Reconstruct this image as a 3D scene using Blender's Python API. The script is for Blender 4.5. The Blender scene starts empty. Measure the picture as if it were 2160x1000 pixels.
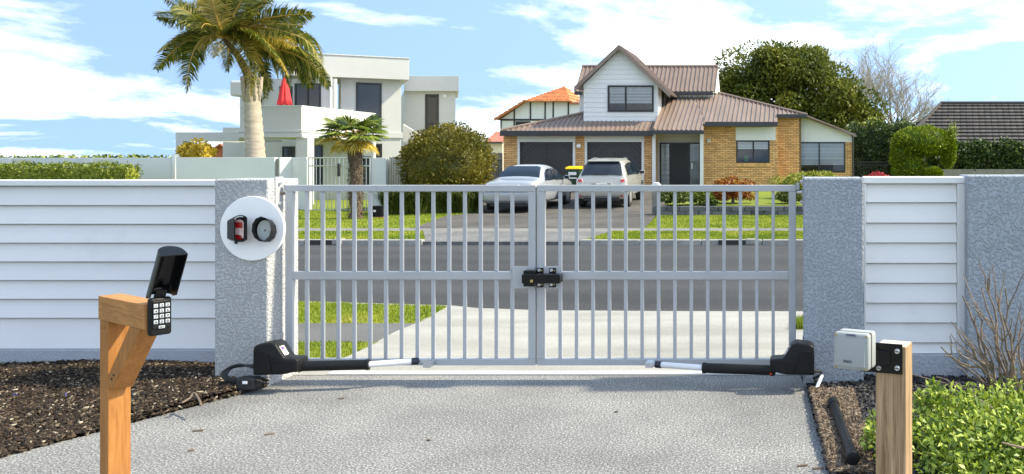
import bpy, bmesh, math, random
import numpy as np
from mathutils import Vector, Matrix
rnd = random.Random(7); rng = np.random.default_rng(7)
sc = bpy.context.scene; COL = sc.collection
R = math.radians
# ------------------------------------------------------------------ camera, world, sun, exposure
F, X0, Y0, H = 1870.0, 1680.0, 335.0, 1.73          # focal length and principal point in photo pixels, eye height
cam = bpy.data.cameras.new('camera'); camo = bpy.data.objects.new('camera', cam); COL.objects.link(camo)
camo.location = (0, 0, H); camo.rotation_euler = (R(90), 0, 0)
cam.sensor_width = 36; cam.lens = 36 * F / 2160
cam.shift_x = (1080 - X0) / 2160; cam.shift_y = -(500 - Y0) / 2160
cam.clip_start = 0.05; cam.clip_end = 3000
sc.camera = camo
SUN_EL, SUN_K = 44.0, 0.10
to_sun = Vector((1, SUN_K, math.tan(R(SUN_EL)) * math.hypot(1, SUN_K))).normalized()
sun = bpy.data.lights.new('sun', 'SUN'); suno = bpy.data.objects.new('sun', sun); COL.objects.link(suno)
sun.energy = 2.0; sun.angle = R(2.5); sun.color = (1, 0.95, 0.87)
suno.rotation_euler = to_sun.to_track_quat('Z', 'Y').to_euler(); suno.location = (30, 0, 30)
w = bpy.data.worlds.new('World'); sc.world = w; w.use_nodes = True
nt = w.node_tree; N = nt.nodes; L = nt.links
bg = N['Background']; bg.inputs[1].default_value = 0.15
sky = N.new('ShaderNodeTexSky'); sky.sky_type = 'NISHITA'; sky.sun_disc = False
sky.sun_elevation = R(SUN_EL); sky.sun_rotation = math.atan2(to_sun.x, to_sun.y)
sky.air_density = 1.0; sky.dust_density = 0.4; sky.ozone_density = 2.4
tc = N.new('ShaderNodeTexCoord'); vadd = N.new('ShaderNodeVectorMath'); vadd.operation = 'ADD'; vadd.inputs[1].default_value = (0, 0, 0.75); L.new(tc.outputs['Generated'], vadd.inputs[0])
vn = N.new('ShaderNodeVectorMath'); vn.operation = 'NORMALIZE'; L.new(vadd.outputs[0], vn.inputs[0]); L.new(vn.outputs[0], sky.inputs[0])
sep = N.new('ShaderNodeSeparateXYZ'); L.new(tc.outputs['Generated'], sep.inputs[0])
def wmath(op, a, b=None):
    n = N.new('ShaderNodeMath'); n.operation = op
    for i, v in enumerate((a, b)):
        if v is None: continue
        if isinstance(v, (int, float)): n.inputs[i].default_value = v
        else: L.new(v, n.inputs[i])
    return n.outputs[0]
zz = wmath('ADD', wmath('MAXIMUM', sep.outputs[2], 0.0), 0.14)
cx = wmath('DIVIDE', sep.outputs[0], zz); cy = wmath('DIVIDE', sep.outputs[1], zz)
comb = N.new('ShaderNodeCombineXYZ'); L.new(cx, comb.inputs[0]); L.new(cy, comb.inputs[1])
cn = N.new('ShaderNodeTexNoise'); cn.inputs['Scale'].default_value = 0.9; cn.inputs['Detail'].default_value = 9; cn.inputs['Roughness'].default_value = 0.6
cn.inputs['Distortion'].default_value = 0.25
mp = N.new('ShaderNodeMapping'); mp.inputs['Scale'].default_value = (0.9, 0.7, 1); mp.inputs['Rotation'].default_value = (0, 0, 0.35); mp.inputs['Location'].default_value = (5.3, 2.2, 0)
L.new(comb.outputs[0], mp.inputs[0]); L.new(mp.outputs[0], cn.inputs[0])
cr = N.new('ShaderNodeValToRGB'); cr.color_ramp.elements[0].position = 0.47; cr.color_ramp.elements[1].position = 0.76
L.new(cn.outputs[0], cr.inputs[0])
mix = N.new('ShaderNodeMixRGB'); L.new(cr.outputs[0], mix.inputs[0]); L.new(sky.outputs[0], mix.inputs[1]); mix.inputs[2].default_value = (6.0, 6.1, 6.25, 1)
L.new(mix.outputs[0], bg.inputs[0])
sc.view_settings.view_transform = 'Standard'; sc.view_settings.look = 'None'; sc.view_settings.gamma = 1
sc.view_settings.exposure = 1.85
sc.view_settings.use_white_balance = True; sc.view_settings.white_balance_temperature = 7900; sc.view_settings.white_balance_tint = 3
sc.cycles.max_bounces = 8; sc.cycles.transparent_max_bounces = 12; sc.cycles.use_denoising = True
# ------------------------------------------------------------------ helpers
def P(x, y, Y): return Vector(((x - X0) / F * Y, Y, H - (y - Y0) / F * Y))       # photo pixel at a known depth
def PX(x, Y): return (x - X0) / F * Y
def PZ(y, Y): return H - (y - Y0) / F * Y
def G(x, y, z=0.0):                                                             # photo pixel on the ground
    Y = F * (H - z) / (y - Y0); return Vector(((x - X0) / F * Y, Y, z))
class MB:
    def __init__(s): s.v = []; s.f = []
    def add(s, vs, fs):
        o = len(s.v); s.v += [tuple(p) for p in vs]; s.f += [tuple(i + o for i in f) for f in fs]; return s
    def box(s, a, b, m=None):
        x0, y0, z0 = a; x1, y1, z1 = b
        x0, x1 = min(x0, x1), max(x0, x1); y0, y1 = min(y0, y1), max(y0, y1); z0, z1 = min(z0, z1), max(z0, z1)
        vs = [Vector(p) for p in ((x0,y0,z0),(x1,y0,z0),(x1,y1,z0),(x0,y1,z0),(x0,y0,z1),(x1,y0,z1),(x1,y1,z1),(x0,y1,z1))]
        if m is not None: vs = [m @ p for p in vs]
        return s.add(vs, [(0,3,2,1),(4,5,6,7),(0,1,5,4),(1,2,6,5),(2,3,7,6),(3,0,4,7)])
    def hexa(s, lo, hi):                                        # two quads -> solid
        return s.add(list(lo) + list(hi), [(3,2,1,0),(4,5,6,7),(0,1,5,4),(1,2,6,5),(2,3,7,6),(3,0,4,7)])
    def prism(s, poly, d):                                      # polygon extruded by vector d
        n = len(poly); poly = [Vector(p) for p in poly]; d = Vector(d)
        return s.add(poly + [p + d for p in poly], [tuple(range(n))[::-1], tuple(range(n, 2*n))] + [(i, (i+1) % n, n+(i+1) % n, n+i) for i in range(n)])
    def wall(s, p0, p1, z0, z1, t):                             # wall along p0-p1 (plan), thickness t to the left of the run
        p0 = Vector((p0[0], p0[1])); p1 = Vector((p1[0], p1[1])); d = (p1 - p0).normalized(); n = Vector((-d.y, d.x)) * t
        q = [p0, p1, p1 + n, p0 + n]
        return s.prism([(a.x, a.y, z0) for a in q], (0, 0, z1 - z0))
    def tube(s, pts, r, n=8, cap=True):
        pts = [Vector(p) for p in pts]; k = len(pts); rs = r if isinstance(r, (list, tuple)) else [r] * k
        o = len(s.v); ref = None
        for i, p in enumerate(pts):
            t = (pts[min(i+1, k-1)] - pts[max(i-1, 0)]).normalized()
            if ref is None: ref = t.orthogonal().normalized()
            ref = (ref - t * ref.dot(t)); ref = ref.normalized() if ref.length > 1e-6 else t.orthogonal().normalized()
            b = t.cross(ref)
            for j in range(n):
                a = 2 * math.pi * j / n; s.v.append(tuple(p + (ref * math.cos(a) + b * math.sin(a)) * rs[i]))
        for i in range(k - 1):
            for j in range(n):
                s.f.append((o+i*n+j, o+i*n+(j+1) % n, o+(i+1)*n+(j+1) % n, o+(i+1)*n+j))
        if cap: s.f.append(tuple(o+j for j in range(n))[::-1]); s.f.append(tuple(o+(k-1)*n+j for j in range(n)))
        return s
    def loft(s, rings, cap=True):
        o = len(s.v); n = len(rings[0])
        for r in rings: s.v += [tuple(p) for p in r]
        for i in range(len(rings) - 1):
            for j in range(n): s.f.append((o+i*n+j, o+i*n+(j+1) % n, o+(i+1)*n+(j+1) % n, o+(i+1)*n+j))
        if cap: s.f.append(tuple(o+j for j in range(n))[::-1]); s.f.append(tuple(o+(len(rings)-1)*n+j for j in range(n)))
        return s
    def build(s, name, mat, parent=None, bevel=0, smooth=False, local=False, seg=2, fixn=True, kind=None):
        me = bpy.data.meshes.new(name); me.from_pydata(s.v, [], s.f); me.update()
        if bevel or fixn:
            bm = bmesh.new(); bm.from_mesh(me)
            bmesh.ops.recalc_face_normals(bm, faces=bm.faces)
            if bevel:
                bmesh.ops.bevel(bm, geom=[e for e in bm.edges if len(e.link_faces) == 2 and e.calc_face_angle(0) > 0.5], offset=bevel, segments=seg, affect='EDGES', profile=0.5)
            bm.to_mesh(me); bm.free()
        if smooth:
            me.polygons.foreach_set('use_smooth', [True] * len(me.polygons))
            if smooth != 'all' and hasattr(me, 'set_sharp_from_angle'): me.set_sharp_from_angle(angle=R(38))
        me.materials.append(mat)
        return link(me, name, parent, local, kind)
def link(me, name, parent=None, local=False, kind=None):
    o = bpy.data.objects.new(name, me); COL.objects.link(o)
    if parent is not None:
        o.parent = parent
        if not local:
            q = parent; M4 = Matrix.Identity(4)
            while q is not None:
                M4 = q.matrix_parent_inverse @ q.matrix_basis @ M4 if q.parent else q.matrix_basis @ M4
                q = q.parent
            o.matrix_parent_inverse = M4.inverted()
    if kind: o['kind'] = kind
    return o
def T(name, label, cat, loc=(0, 0, 0), rz=0, group=None, rx=0):
    o = bpy.data.objects.new(name, None); COL.objects.link(o); o.empty_display_size = 0.1
    o.location = loc; o.rotation_euler = (rx, 0, rz); return tag(o, label, cat, group)
def tag(o, label, cat, group=None):
    o['label'] = label; o['category'] = cat
    if group: o['group'] = group
    return o
def struct(o): o['kind'] = 'structure'; return o
def nmesh(name, V, Fq, mat, parent=None, kind=None, local=False):
    me = bpy.data.meshes.new(name); V = np.asarray(V, dtype=np.float32); Fq = np.asarray(Fq, dtype=np.int32)
    me.vertices.add(len(V)); me.vertices.foreach_set('co', V.ravel())
    k = Fq.shape[1]; me.loops.add(Fq.size); me.loops.foreach_set('vertex_index', Fq.ravel())
    me.polygons.add(len(Fq)); me.polygons.foreach_set('loop_start', np.arange(0, Fq.size, k, dtype=np.int32))
    me.update(calc_edges=True); me.materials.append(mat); return link(me, name, parent, local, kind)
def clip(poly, a, b, c):                                         # keep a*x+b*y<=c
    out = []; n = len(poly)
    for i in range(n):
        p, q = poly[i], poly[(i+1) % n]; fp = a*p[0]+b*p[1]-c; fq = a*q[0]+b*q[1]-c
        if fp <= 0: out.append(p)
        if (fp < 0 < fq) or (fq < 0 < fp):
            t = fp / (fp - fq); out.append((p[0]+t*(q[0]-p[0]), p[1]+t*(q[1]-p[1])))
    return out
def in_poly(pts, poly):
    x, y = pts[:, 0], pts[:, 1]; ins = np.zeros(len(pts), bool); n = len(poly)
    for i in range(n):
        x1, y1 = poly[i][0], poly[i][1]; x2, y2 = poly[(i+1) % n][0], poly[(i+1) % n][1]
        c = ((y1 > y) != (y2 > y)) & (x < (x2-x1) * (y-y1) / (y2-y1 + 1e-12) + x1); ins ^= c
    return ins
def scatter(poly, n):
    a = np.array([(p[0], p[1]) for p in poly]); lo, hi = a.min(0), a.max(0); out = np.zeros((0, 2))
    while len(out) < n:
        q = rng.uniform(lo, hi, (n * 2, 2)); out = np.vstack([out, q[in_poly(q, poly)]])
    return out[:n]
def unit(a): return a / (np.linalg.norm(a, axis=-1, keepdims=True) + 1e-9)
# ------------------------------------------------------------------ materials
MATS = {}
def newmat(name):
    m = bpy.data.materials.new(name); m.use_nodes = True; MATS[name] = m
    return m, m.node_tree.nodes, m.node_tree.links, m.node_tree.nodes['Principled BSDF']
def ramp(N_, stops):
    r = N_.new('ShaderNodeValToRGB'); e = r.color_ramp.elements
    while len(e) < len(stops): e.new(0.5)
    for q, (p, c) in zip(e, stops): q.position = p; q.color = (*c, 1)
    return r
def noise(N_, L_, vec, scale, detail=4, rough=0.55):
    n = N_.new('ShaderNodeTexNoise'); n.inputs['Scale'].default_value = scale; n.inputs['Detail'].default_value = detail; n.inputs['Roughness'].default_value = rough
    L_.new(vec, n.inputs['Vector']); return n
def mat(name, col, rough=0.6, var=0.1, scale=4, bump=0.0, bscale=60, metal=0.0, spec=0.5, stretch=None, island=0.0, coat=0.0, bdist=0.01, dirt=None):
    m, N_, L_, b = newmat(name)
    t = N_.new('ShaderNodeTexCoord'); vec = t.outputs['Object']
    if stretch:
        mpn = N_.new('ShaderNodeMapping'); mpn.inputs['Scale'].default_value = stretch; L_.new(vec, mpn.inputs[0]); vec = mpn.outputs[0]
    n = noise(N_, L_, vec, scale, 5, 0.6)
    c = Vector(col); lo = tuple(c * (1 - var)); hi = tuple(min(1, q * (1 + var)) for q in c)
    r = ramp(N_, [(0.3, lo), (0.7, hi)]); L_.new(n.outputs[0], r.inputs[0]); out = r.outputs[0]
    if island:
        g = N_.new('ShaderNodeNewGeometry'); oi = N_.new('ShaderNodeObjectInfo'); ad = N_.new('ShaderNodeMath'); ad.operation = 'ADD'
        L_.new(g.outputs['Random Per Island'], ad.inputs[0]); L_.new(oi.outputs['Random'], ad.inputs[1])
        fr = N_.new('ShaderNodeMath'); fr.operation = 'FRACT'; L_.new(ad.outputs[0], fr.inputs[0])
        mr = N_.new('ShaderNodeMapRange'); mr.inputs[3].default_value = 1 - island; mr.inputs[4].default_value = 1 + island; L_.new(fr.outputs[0], mr.inputs[0])
        mu = N_.new('ShaderNodeVectorMath'); mu.operation = 'SCALE'; L_.new(out, mu.inputs[0]); L_.new(mr.outputs[0], mu.inputs['Scale']); out = mu.outputs[0]
    if dirt:
        n3 = noise(N_, L_, t.outputs['Object'], dirt[1], 6, 0.65); r3 = ramp(N_, [(dirt[2], (0, 0, 0)), (dirt[2] + 0.2, (1, 1, 1))]); L_.new(n3.outputs[0], r3.inputs[0])
        mm = N_.new('ShaderNodeMixRGB'); L_.new(r3.outputs[0], mm.inputs[0]); L_.new(out, mm.inputs[1]); mm.inputs[2].default_value = (*dirt[0], 1); out = mm.outputs[0]
    L_.new(out, b.inputs['Base Color'])
    b.inputs['Roughness'].default_value = rough; b.inputs['Metallic'].default_value = metal; b.inputs['Specular IOR Level'].default_value = spec
    b.inputs['Coat Weight'].default_value = coat; b.inputs['Coat Roughness'].default_value = 0.08
    if bump:
        n2 = noise(N_, L_, vec, bscale, 4, 0.6); bn = N_.new('ShaderNodeBump'); bn.inputs['Strength'].default_value = bump; bn.inputs['Distance'].default_value = bdist
        L_.new(n2.outputs[0], bn.inputs['Height']); L_.new(bn.outputs[0], b.inputs['Normal'])
    return m
def speckle(name, stops, scale, rough=0.9, bump=0.4, big=((0.82,)*3, (1.12,)*3), bigscale=0.7, bdist=0.006, stretch=None):
    m, N_, L_, b = newmat(name); t = N_.new('ShaderNodeTexCoord'); vec = t.outputs['Object']
    n = noise(N_, L_, vec, scale, 5, 0.8); r = ramp(N_, stops); L_.new(n.outputs[0], r.inputs[0])
    v2 = vec
    if stretch:
        mpn = N_.new('ShaderNodeMapping'); mpn.inputs['Scale'].default_value = stretch; L_.new(vec, mpn.inputs[0]); v2 = mpn.outputs[0]
    n2 = noise(N_, L_, v2, bigscale, 6, 0.6); r2 = ramp(N_, [(0.3, big[0]), (0.7, big[1])]); L_.new(n2.outputs[0], r2.inputs[0])
    mu = N_.new('ShaderNodeMixRGB'); mu.blend_type = 'MULTIPLY'; mu.inputs[0].default_value = 1; L_.new(r.outputs[0], mu.inputs[1]); L_.new(r2.outputs[0], mu.inputs[2])
    L_.new(mu.outputs[0], b.inputs['Base Color']); b.inputs['Roughness'].default_value = rough; b.inputs['Specular IOR Level'].default_value = 0.3
    bn = N_.new('ShaderNodeBump'); bn.inputs['Strength'].default_value = bump; bn.inputs['Distance'].default_value = bdist; L_.new(n.outputs[0], bn.inputs['Height']); L_.new(bn.outputs[0], b.inputs['Normal'])
    return m
def islandmat(name, stops, rough=0.8, trans=0.0, noise_amt=0.15, nscale=8, spec=0.35, patch=None):
    m, N_, L_, b = newmat(name); g = N_.new('ShaderNodeNewGeometry'); oi = N_.new('ShaderNodeObjectInfo')
    ad = N_.new('ShaderNodeMath'); ad.operation = 'ADD'; L_.new(g.outputs['Random Per Island'], ad.inputs[0]); L_.new(oi.outputs['Random'], ad.inputs[1])
    fr = N_.new('ShaderNodeMath'); fr.operation = 'FRACT'; L_.new(ad.outputs[0], fr.inputs[0]); v = fr.outputs[0]
    if patch:                                                       # stretches with yellower growth
        t = N_.new('ShaderNodeTexCoord'); n = noise(N_, L_, t.outputs['Object'], patch, 3)
        a2 = N_.new('ShaderNodeMath'); a2.operation = 'MULTIPLY_ADD'; a2.inputs[1].default_value = 0.35; L_.new(v, a2.inputs[0])
        mr = N_.new('ShaderNodeMapRange'); mr.inputs[1].default_value = 0.3; mr.inputs[2].default_value = 0.7; mr.inputs[3].default_value = 0.0; mr.inputs[4].default_value = 0.65
        L_.new(n.outputs[0], mr.inputs[0]); L_.new(mr.outputs[0], a2.inputs[2]); v = a2.outputs[0]
    r = ramp(N_, stops); L_.new(v, r.inputs[0]); L_.new(r.outputs[0], b.inputs['Base Color'])
    b.inputs['Roughness'].default_value = rough; b.inputs['Specular IOR Level'].default_value = spec
    if trans:
        tr = N_.new('ShaderNodeBsdfTranslucent'); mx = N_.new('ShaderNodeMixShader'); mx.inputs[0].default_value = trans
        L_.new(r.outputs[0], tr.inputs[0]); L_.new(b.outputs[0], mx.inputs[1]); L_.new(tr.outputs[0], mx.inputs[2]); L_.new(mx.outputs[0], N_['Material Output'].inputs[0])
    return m
def stucco(name, col, scale=48, strength=0.9, dist=0.009):
    m, N_, L_, b = newmat(name); t = N_.new('ShaderNodeTexCoord'); vec = t.outputs['Object']
    n = noise(N_, L_, vec, scale, 3, 0.55); r = ramp(N_, [(0.46, (0, 0, 0)), (0.60, (1, 1, 1))]); L_.new(n.outputs[0], r.inputs[0])
    n2 = noise(N_, L_, vec, 1.6, 5); c = Vector(col); r2 = ramp(N_, [(0.3, tuple(c * 0.9)), (0.7, tuple(c * 1.07))]); L_.new(n2.outputs[0], r2.inputs[0])
    L_.new(r2.outputs[0], b.inputs['Base Color']); b.inputs['Roughness'].default_value = 0.85; b.inputs['Specular IOR Level'].default_value = 0.3
    bn = N_.new('ShaderNodeBump'); bn.inputs['Strength'].default_value = strength; bn.inputs['Distance'].default_value = dist; L_.new(r.outputs[0], bn.inputs['Height']); L_.new(bn.outputs[0], b.inputs['Normal'])
    return m
def wood(name, c0, c1, grain, scale=1.0, rough=0.65):
    m, N_, L_, b = newmat(name); t = N_.new('ShaderNodeTexCoord'); mpn = N_.new('ShaderNodeMapping'); mpn.inputs['Scale'].default_value = grain
    L_.new(t.outputs['Object'], mpn.inputs[0]); n = noise(N_, L_, mpn.outputs[0], 6 * scale, 6, 0.65); n.inputs['Distortion'].default_value = 1.2
    r = ramp(N_, [(0.3, c0), (0.5, tuple((Vector(c0) + Vector(c1)) / 2)), (0.72, c1)]); L_.new(n.outputs[0], r.inputs[0])
    n3 = noise(N_, L_, t.outputs['Object'], 5, 3); r3 = ramp(N_, [(0.3, (0.85,)*3), (0.7, (1.1,)*3)]); L_.new(n3.outputs[0], r3.inputs[0])
    mu = N_.new('ShaderNodeMixRGB'); mu.blend_type = 'MULTIPLY'; mu.inputs[0].default_value = 1; L_.new(r.outputs[0], mu.inputs[1]); L_.new(r3.outputs[0], mu.inputs[2])
    L_.new(mu.outputs[0], b.inputs['Base Color']); b.inputs['Roughness'].default_value = rough; b.inputs['Specular IOR Level'].default_value = 0.3
    bn = N_.new('ShaderNodeBump'); bn.inputs['Strength'].default_value = 0.25; bn.inputs['Distance'].default_value = 0.002; L_.new(n.outputs[0], bn.inputs['Height']); L_.new(bn.outputs[0], b.inputs['Normal'])
    return m
def glassmat(name, tint, refl=0.25):
    m, N_, L_, b = newmat(name); N_.remove(b); tr = N_.new('ShaderNodeBsdfTransparent'); tr.inputs[0].default_value = (*tint, 1)
    gl = N_.new('ShaderNodeBsdfGlossy'); gl.inputs['Roughness'].default_value = 0.03; fz = N_.new('ShaderNodeFresnel'); fz.inputs[0].default_value = 1.5
    ad = N_.new('ShaderNodeMath'); ad.operation = 'ADD'; ad.inputs[1].default_value = refl; ad.use_clamp = True; L_.new(fz.outputs[0], ad.inputs[0])
    mx = N_.new('ShaderNodeMixShader'); L_.new(ad.outputs[0], mx.inputs[0]); L_.new(tr.outputs[0], mx.inputs[1]); L_.new(gl.outputs[0], mx.inputs[2]); L_.new(mx.outputs[0], N_['Material Output'].inputs[0])
    return m
M_gate = mat('gate_paint', (0.41, 0.42, 0.44), 0.42, 0.07, 3, 0.08, 60, dirt=((0.34, 0.345, 0.35), 6, 0.62))
M_steel = mat('galvanised', (0.55, 0.57, 0.6), 0.35, 0.12, 20, metal=0.8)
M_black = mat('black_plastic', (0.009, 0.009, 0.0095), 0.45, 0.15, 9, 0.06, 400, spec=0.25)
M_blackgloss = mat('black_gloss', (0.006, 0.006, 0.007), 0.25, 0.1, 9, spec=0.3)
M_rubber = mat('rubber', (0.02, 0.02, 0.022), 0.7, 0.2, 30)
M_white = mat('white_paint', (0.76, 0.77, 0.78), 0.55, 0.03, 1.5, 0.05, 40, dirt=((0.6, 0.61, 0.62), 1.1, 0.62))
M_siding = mat('siding_paint', (0.79, 0.785, 0.79), 0.5, 0.035, 0.9, 0.04, 50, island=0.02, dirt=((0.68, 0.675, 0.67), 0.8, 0.6))
M_disc = mat('disc_white', (0.92, 0.92, 0.92), 0.5, 0.01, 3)
M_stucco = stucco('pillar_stucco', (0.39, 0.43, 0.485))
M_stuccol = stucco('pillar_stucco_pale', (0.50, 0.505, 0.51))
M_plinth = stucco('plinth_stucco', (0.40, 0.43, 0.48), 50, 0.5)
M_render = mat('house_render', (0.57, 0.57, 0.555), 0.8, 0.04, 0.5, 0.12, 30, dirt=((0.51, 0.515, 0.50), 0.35, 0.6))
M_render2 = mat('boundary_render', (0.68, 0.69, 0.69), 0.8, 0.05, 0.7, 0.12, 30, dirt=((0.6, 0.61, 0.61), 0.6, 0.62))
M_drive = speckle('aggregate_drive', [(0.36, (0.035, 0.035, 0.036)), (0.46, (0.14, 0.14, 0.14)), (0.54, (0.25, 0.25, 0.25)), (0.63, (0.66, 0.655, 0.65))], 78, 0.85, 0.3, ((0.70, 0.70, 0.715), (1.2, 1.195, 1.185)), 0.9)
M_apron = speckle('concrete_apron', [(0.3, (0.27, 0.265, 0.25)), (0.7, (0.42, 0.415, 0.395))], 40, 0.9, 0.3, ((0.74, 0.735, 0.72), (1.08,)*3), 1.1, stretch=(0.5, 2, 1))
M_conc = speckle('kerb_concrete', [(0.3, (0.25, 0.245, 0.23)), (0.7, (0.42, 0.41, 0.39))], 40, 0.9, 0.3, ((0.65,)*3, (1.1,)*3), 1.5)
M_asph = speckle('asphalt', [(0.3, (0.026, 0.027, 0.029)), (0.55, (0.056, 0.057, 0.061)), (0.75, (0.13, 0.13, 0.132))], 40, 0.9, 0.5, ((0.68,)*3, (1.22,)*3), 0.5, stretch=(0.25, 1.5, 1))
M_path = speckle('footpath_asphalt', [(0.3, (0.075, 0.076, 0.078)), (0.7, (0.17, 0.17, 0.172))], 55, 0.9, 0.4, ((0.8,)*3, (1.15,)*3), 0.8)
M_pathfar = speckle('footpath_concrete', [(0.3, (0.15, 0.148, 0.14)), (0.7, (0.24, 0.237, 0.225))], 30, 0.9, 0.3, ((0.8,)*3, (1.15,)*3), 0.9)
M_fardrive = speckle('old_drive', [(0.3, (0.065, 0.06, 0.056)), (0.7, (0.125, 0.115, 0.105))], 30, 0.9, 0.4, ((0.6,)*3, (1.35,)*3), 0.55)
M_cross = speckle('crossing', [(0.3, (0.08, 0.08, 0.082)), (0.7, (0.23, 0.23, 0.23))], 9, 0.9, 0.6, ((0.75,)*3, (1.2,)*3), 0.9, 0.02)
M_soil = speckle('dark_soil', [(0.3, (0.012, 0.010, 0.009)), (0.7, (0.05, 0.04, 0.033))], 40, 0.95, 0.8)
M_soilbrown = speckle('brown_soil', [(0.3, (0.09, 0.065, 0.048)), (0.7, (0.26, 0.20, 0.155))], 45, 0.95, 0.8)
M_lawn = speckle('lawn_base', [(0.3, (0.10, 0.15, 0.014)), (0.7, (0.24, 0.28, 0.035))], 14, 0.95, 0.6, ((0.8, 0.85, 0.8), (1.2, 1.1, 1.1)), 0.6)
M_ground = speckle('ground', [(0.3, (0.07, 0.09, 0.03)), (0.7, (0.12, 0.14, 0.05))], 3, 0.95, 0.3)
M_chip = islandmat('bark_chips', [(0, (0.009, 0.006, 0.004)), (0.5, (0.026, 0.017, 0.010)), (0.8, (0.065, 0.043, 0.026)), (0.94, (0.14, 0.105, 0.07)), (1.0, (0.42, 0.37, 0.29))], 0.85)
M_chipblack = islandmat('black_chips', [(0, (0.008, 0.008, 0.010)), (0.6, (0.025, 0.025, 0.03)), (1, (0.07, 0.068, 0.072))], 0.7)
M_chipbrown = islandmat('brown_chips', [(0, (0.05, 0.034, 0.024)), (0.5, (0.115, 0.08, 0.056)), (1, (0.25, 0.195, 0.15))], 0.85)
M_blade = islandmat('grass_blades', [(0, (0.085, 0.145, 0.012)), (0.45, (0.20, 0.27, 0.022)), (0.8, (0.35, 0.37, 0.045)), (1, (0.5, 0.44, 0.17))], 0.6, 0.35, patch=0.9)
M_leafshrub = islandmat('shrub_leaves', [(0, (0.06, 0.11, 0.014)), (0.35, (0.16, 0.25, 0.024)), (0.75, (0.34, 0.44, 0.05)), (1, (0.62, 0.68, 0.17))], 0.5, 0.22, spec=0.5)
M_leafoak = islandmat('evergreen_leaves', [(0, (0.05, 0.075, 0.014)), (0.5, (0.14, 0.165, 0.025)), (0.85, (0.3, 0.29, 0.045)), (1, (0.5, 0.46, 0.12))], 0.4, 0.35, patch=0.35)
M_leafbush = islandmat('round_bush_leaves', [(0, (0.055, 0.062, 0.008)), (0.5, (0.14, 0.13, 0.017)), (0.85, (0.24, 0.195, 0.025)), (1, (0.38, 0.30, 0.06))], 0.45, 0.25, patch=0.8)
M_leafhedge = islandmat('hedge_leaves', [(0, (0.02, 0.045, 0.012)), (0.6, (0.05, 0.09, 0.022)), (1, (0.13, 0.17, 0.035))], 0.5, 0.15)
M_leaflow = islandmat('low_hedge_leaves', [(0, (0.05, 0.085, 0.01)), (0.6, (0.14, 0.19, 0.02)), (1, (0.32, 0.34, 0.06))], 0.5, 0.15)
M_conifer = islandmat('conifer_sprays', [(0, (0.05, 0.10, 0.008)), (0.6, (0.16, 0.23, 0.012)), (1, (0.38, 0.43, 0.03))], 0.6, 0.15)
M_strap = islandmat('strap_leaves', [(0, (0.04, 0.07, 0.012)), (0.6, (0.09, 0.12, 0.025)), (1, (0.2, 0.22, 0.06))], 0.5, 0.15)
M_leafyellow = islandmat('yellow_leaves', [(0, (0.38, 0.24, 0.015)), (0.5, (0.68, 0.48, 0.04)), (1, (0.85, 0.7, 0.2))], 0.5, 0.2)
M_leafred = islandmat('red_leaves', [(0, (0.12, 0.018, 0.012)), (0.4, (0.3, 0.05, 0.02)), (0.75, (0.42, 0.17, 0.02)), (1, (0.55, 0.38, 0.05))], 0.5, 0.2)
M_leaflime = islandmat('lime_leaves', [(0, (0.12, 0.16, 0.02)), (0.6, (0.28, 0.32, 0.04)), (1, (0.45, 0.43, 0.09))], 0.5, 0.2)
M_frond = islandmat('palm_leaflets', [(0, (0.04, 0.07, 0.014)), (0.5, (0.13, 0.165, 0.025)), (0.85, (0.32, 0.29, 0.05)), (1, (0.55, 0.45, 0.16))], 0.4, 0.38)
M_frondy = islandmat('palm_leaflets_yellow', [(0, (0.16, 0.14, 0.02)), (0.5, (0.42, 0.32, 0.045)), (1, (0.68, 0.52, 0.14))], 0.4, 0.4)
M_fang = islandmat('fan_green', [(0, (0.05, 0.09, 0.014)), (0.6, (0.14, 0.2, 0.03)), (1, (0.32, 0.36, 0.08))], 0.4, 0.15)
M_fany = islandmat('fan_yellow', [(0, (0.3, 0.2, 0.02)), (0.6, (0.55, 0.4, 0.05)), (1, (0.68, 0.55, 0.16))], 0.5, 0.2)
M_rachis = mat('rachis', (0.38, 0.24, 0.06), 0.5, 0.2, 6)
M_trunk = mat('palm_trunk', (0.42, 0.36, 0.29), 0.9, 0.25, 3, 0.6, 14, stretch=(1, 1, 5), bdist=0.03)
M_trunkb = mat('fibrous_trunk', (0.13, 0.095, 0.065), 0.95, 0.4, 10, 0.8, 25, stretch=(1, 1, 3), bdist=0.03)
M_bark = mat('bark', (0.16, 0.125, 0.10), 0.9, 0.25, 8, 0.4, 30)
M_twig = mat('twig', (0.2, 0.15, 0.115), 0.8, 0.3, 14)
M_cedar = wood('cedar_post_wood', (0.30, 0.115, 0.028), (0.47, 0.205, 0.06), (9, 9, 0.7))
M_cedarh = wood('cedar_beam_wood', (0.33, 0.14, 0.042), (0.54, 0.26, 0.09), (1.2, 2.5, 14))
M_pine = wood('pine_post_wood', (0.15, 0.075, 0.033), (0.60, 0.41, 0.24), (15, 15, 0.45))
M_pineend = wood('pine_end_grain', (0.5, 0.38, 0.27), (0.75, 0.63, 0.52), (3, 3, 3))
M_brick = mat('brick', (0.74, 0.42, 0.18), 0.85, 0.12, 12, 0.3, 60, island=0.22)
M_mortar = mat('mortar', (0.20, 0.13, 0.07), 0.95, 0.1, 10)
M_weather = mat('weatherboard', (0.76, 0.765, 0.76), 0.55, 0.025, 1.2, 0.04, 30)
M_roof = mat('brown_metal_roof', (0.245, 0.18, 0.15), 0.5, 0.12, 2, stretch=(1, 0.3, 1), dirt=((0.29, 0.22, 0.19), 0.9, 0.55))
M_gutter = mat('dark_gutter', (0.035, 0.036, 0.040), 0.4, 0.1, 3)
M_garage = mat('garage_planks', (0.04, 0.039, 0.042), 0.5, 0.1, 3, island=0.12)
M_dark = mat('interior_dark', (0.03, 0.028, 0.027), 0.8, 0.2, 2)
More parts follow.
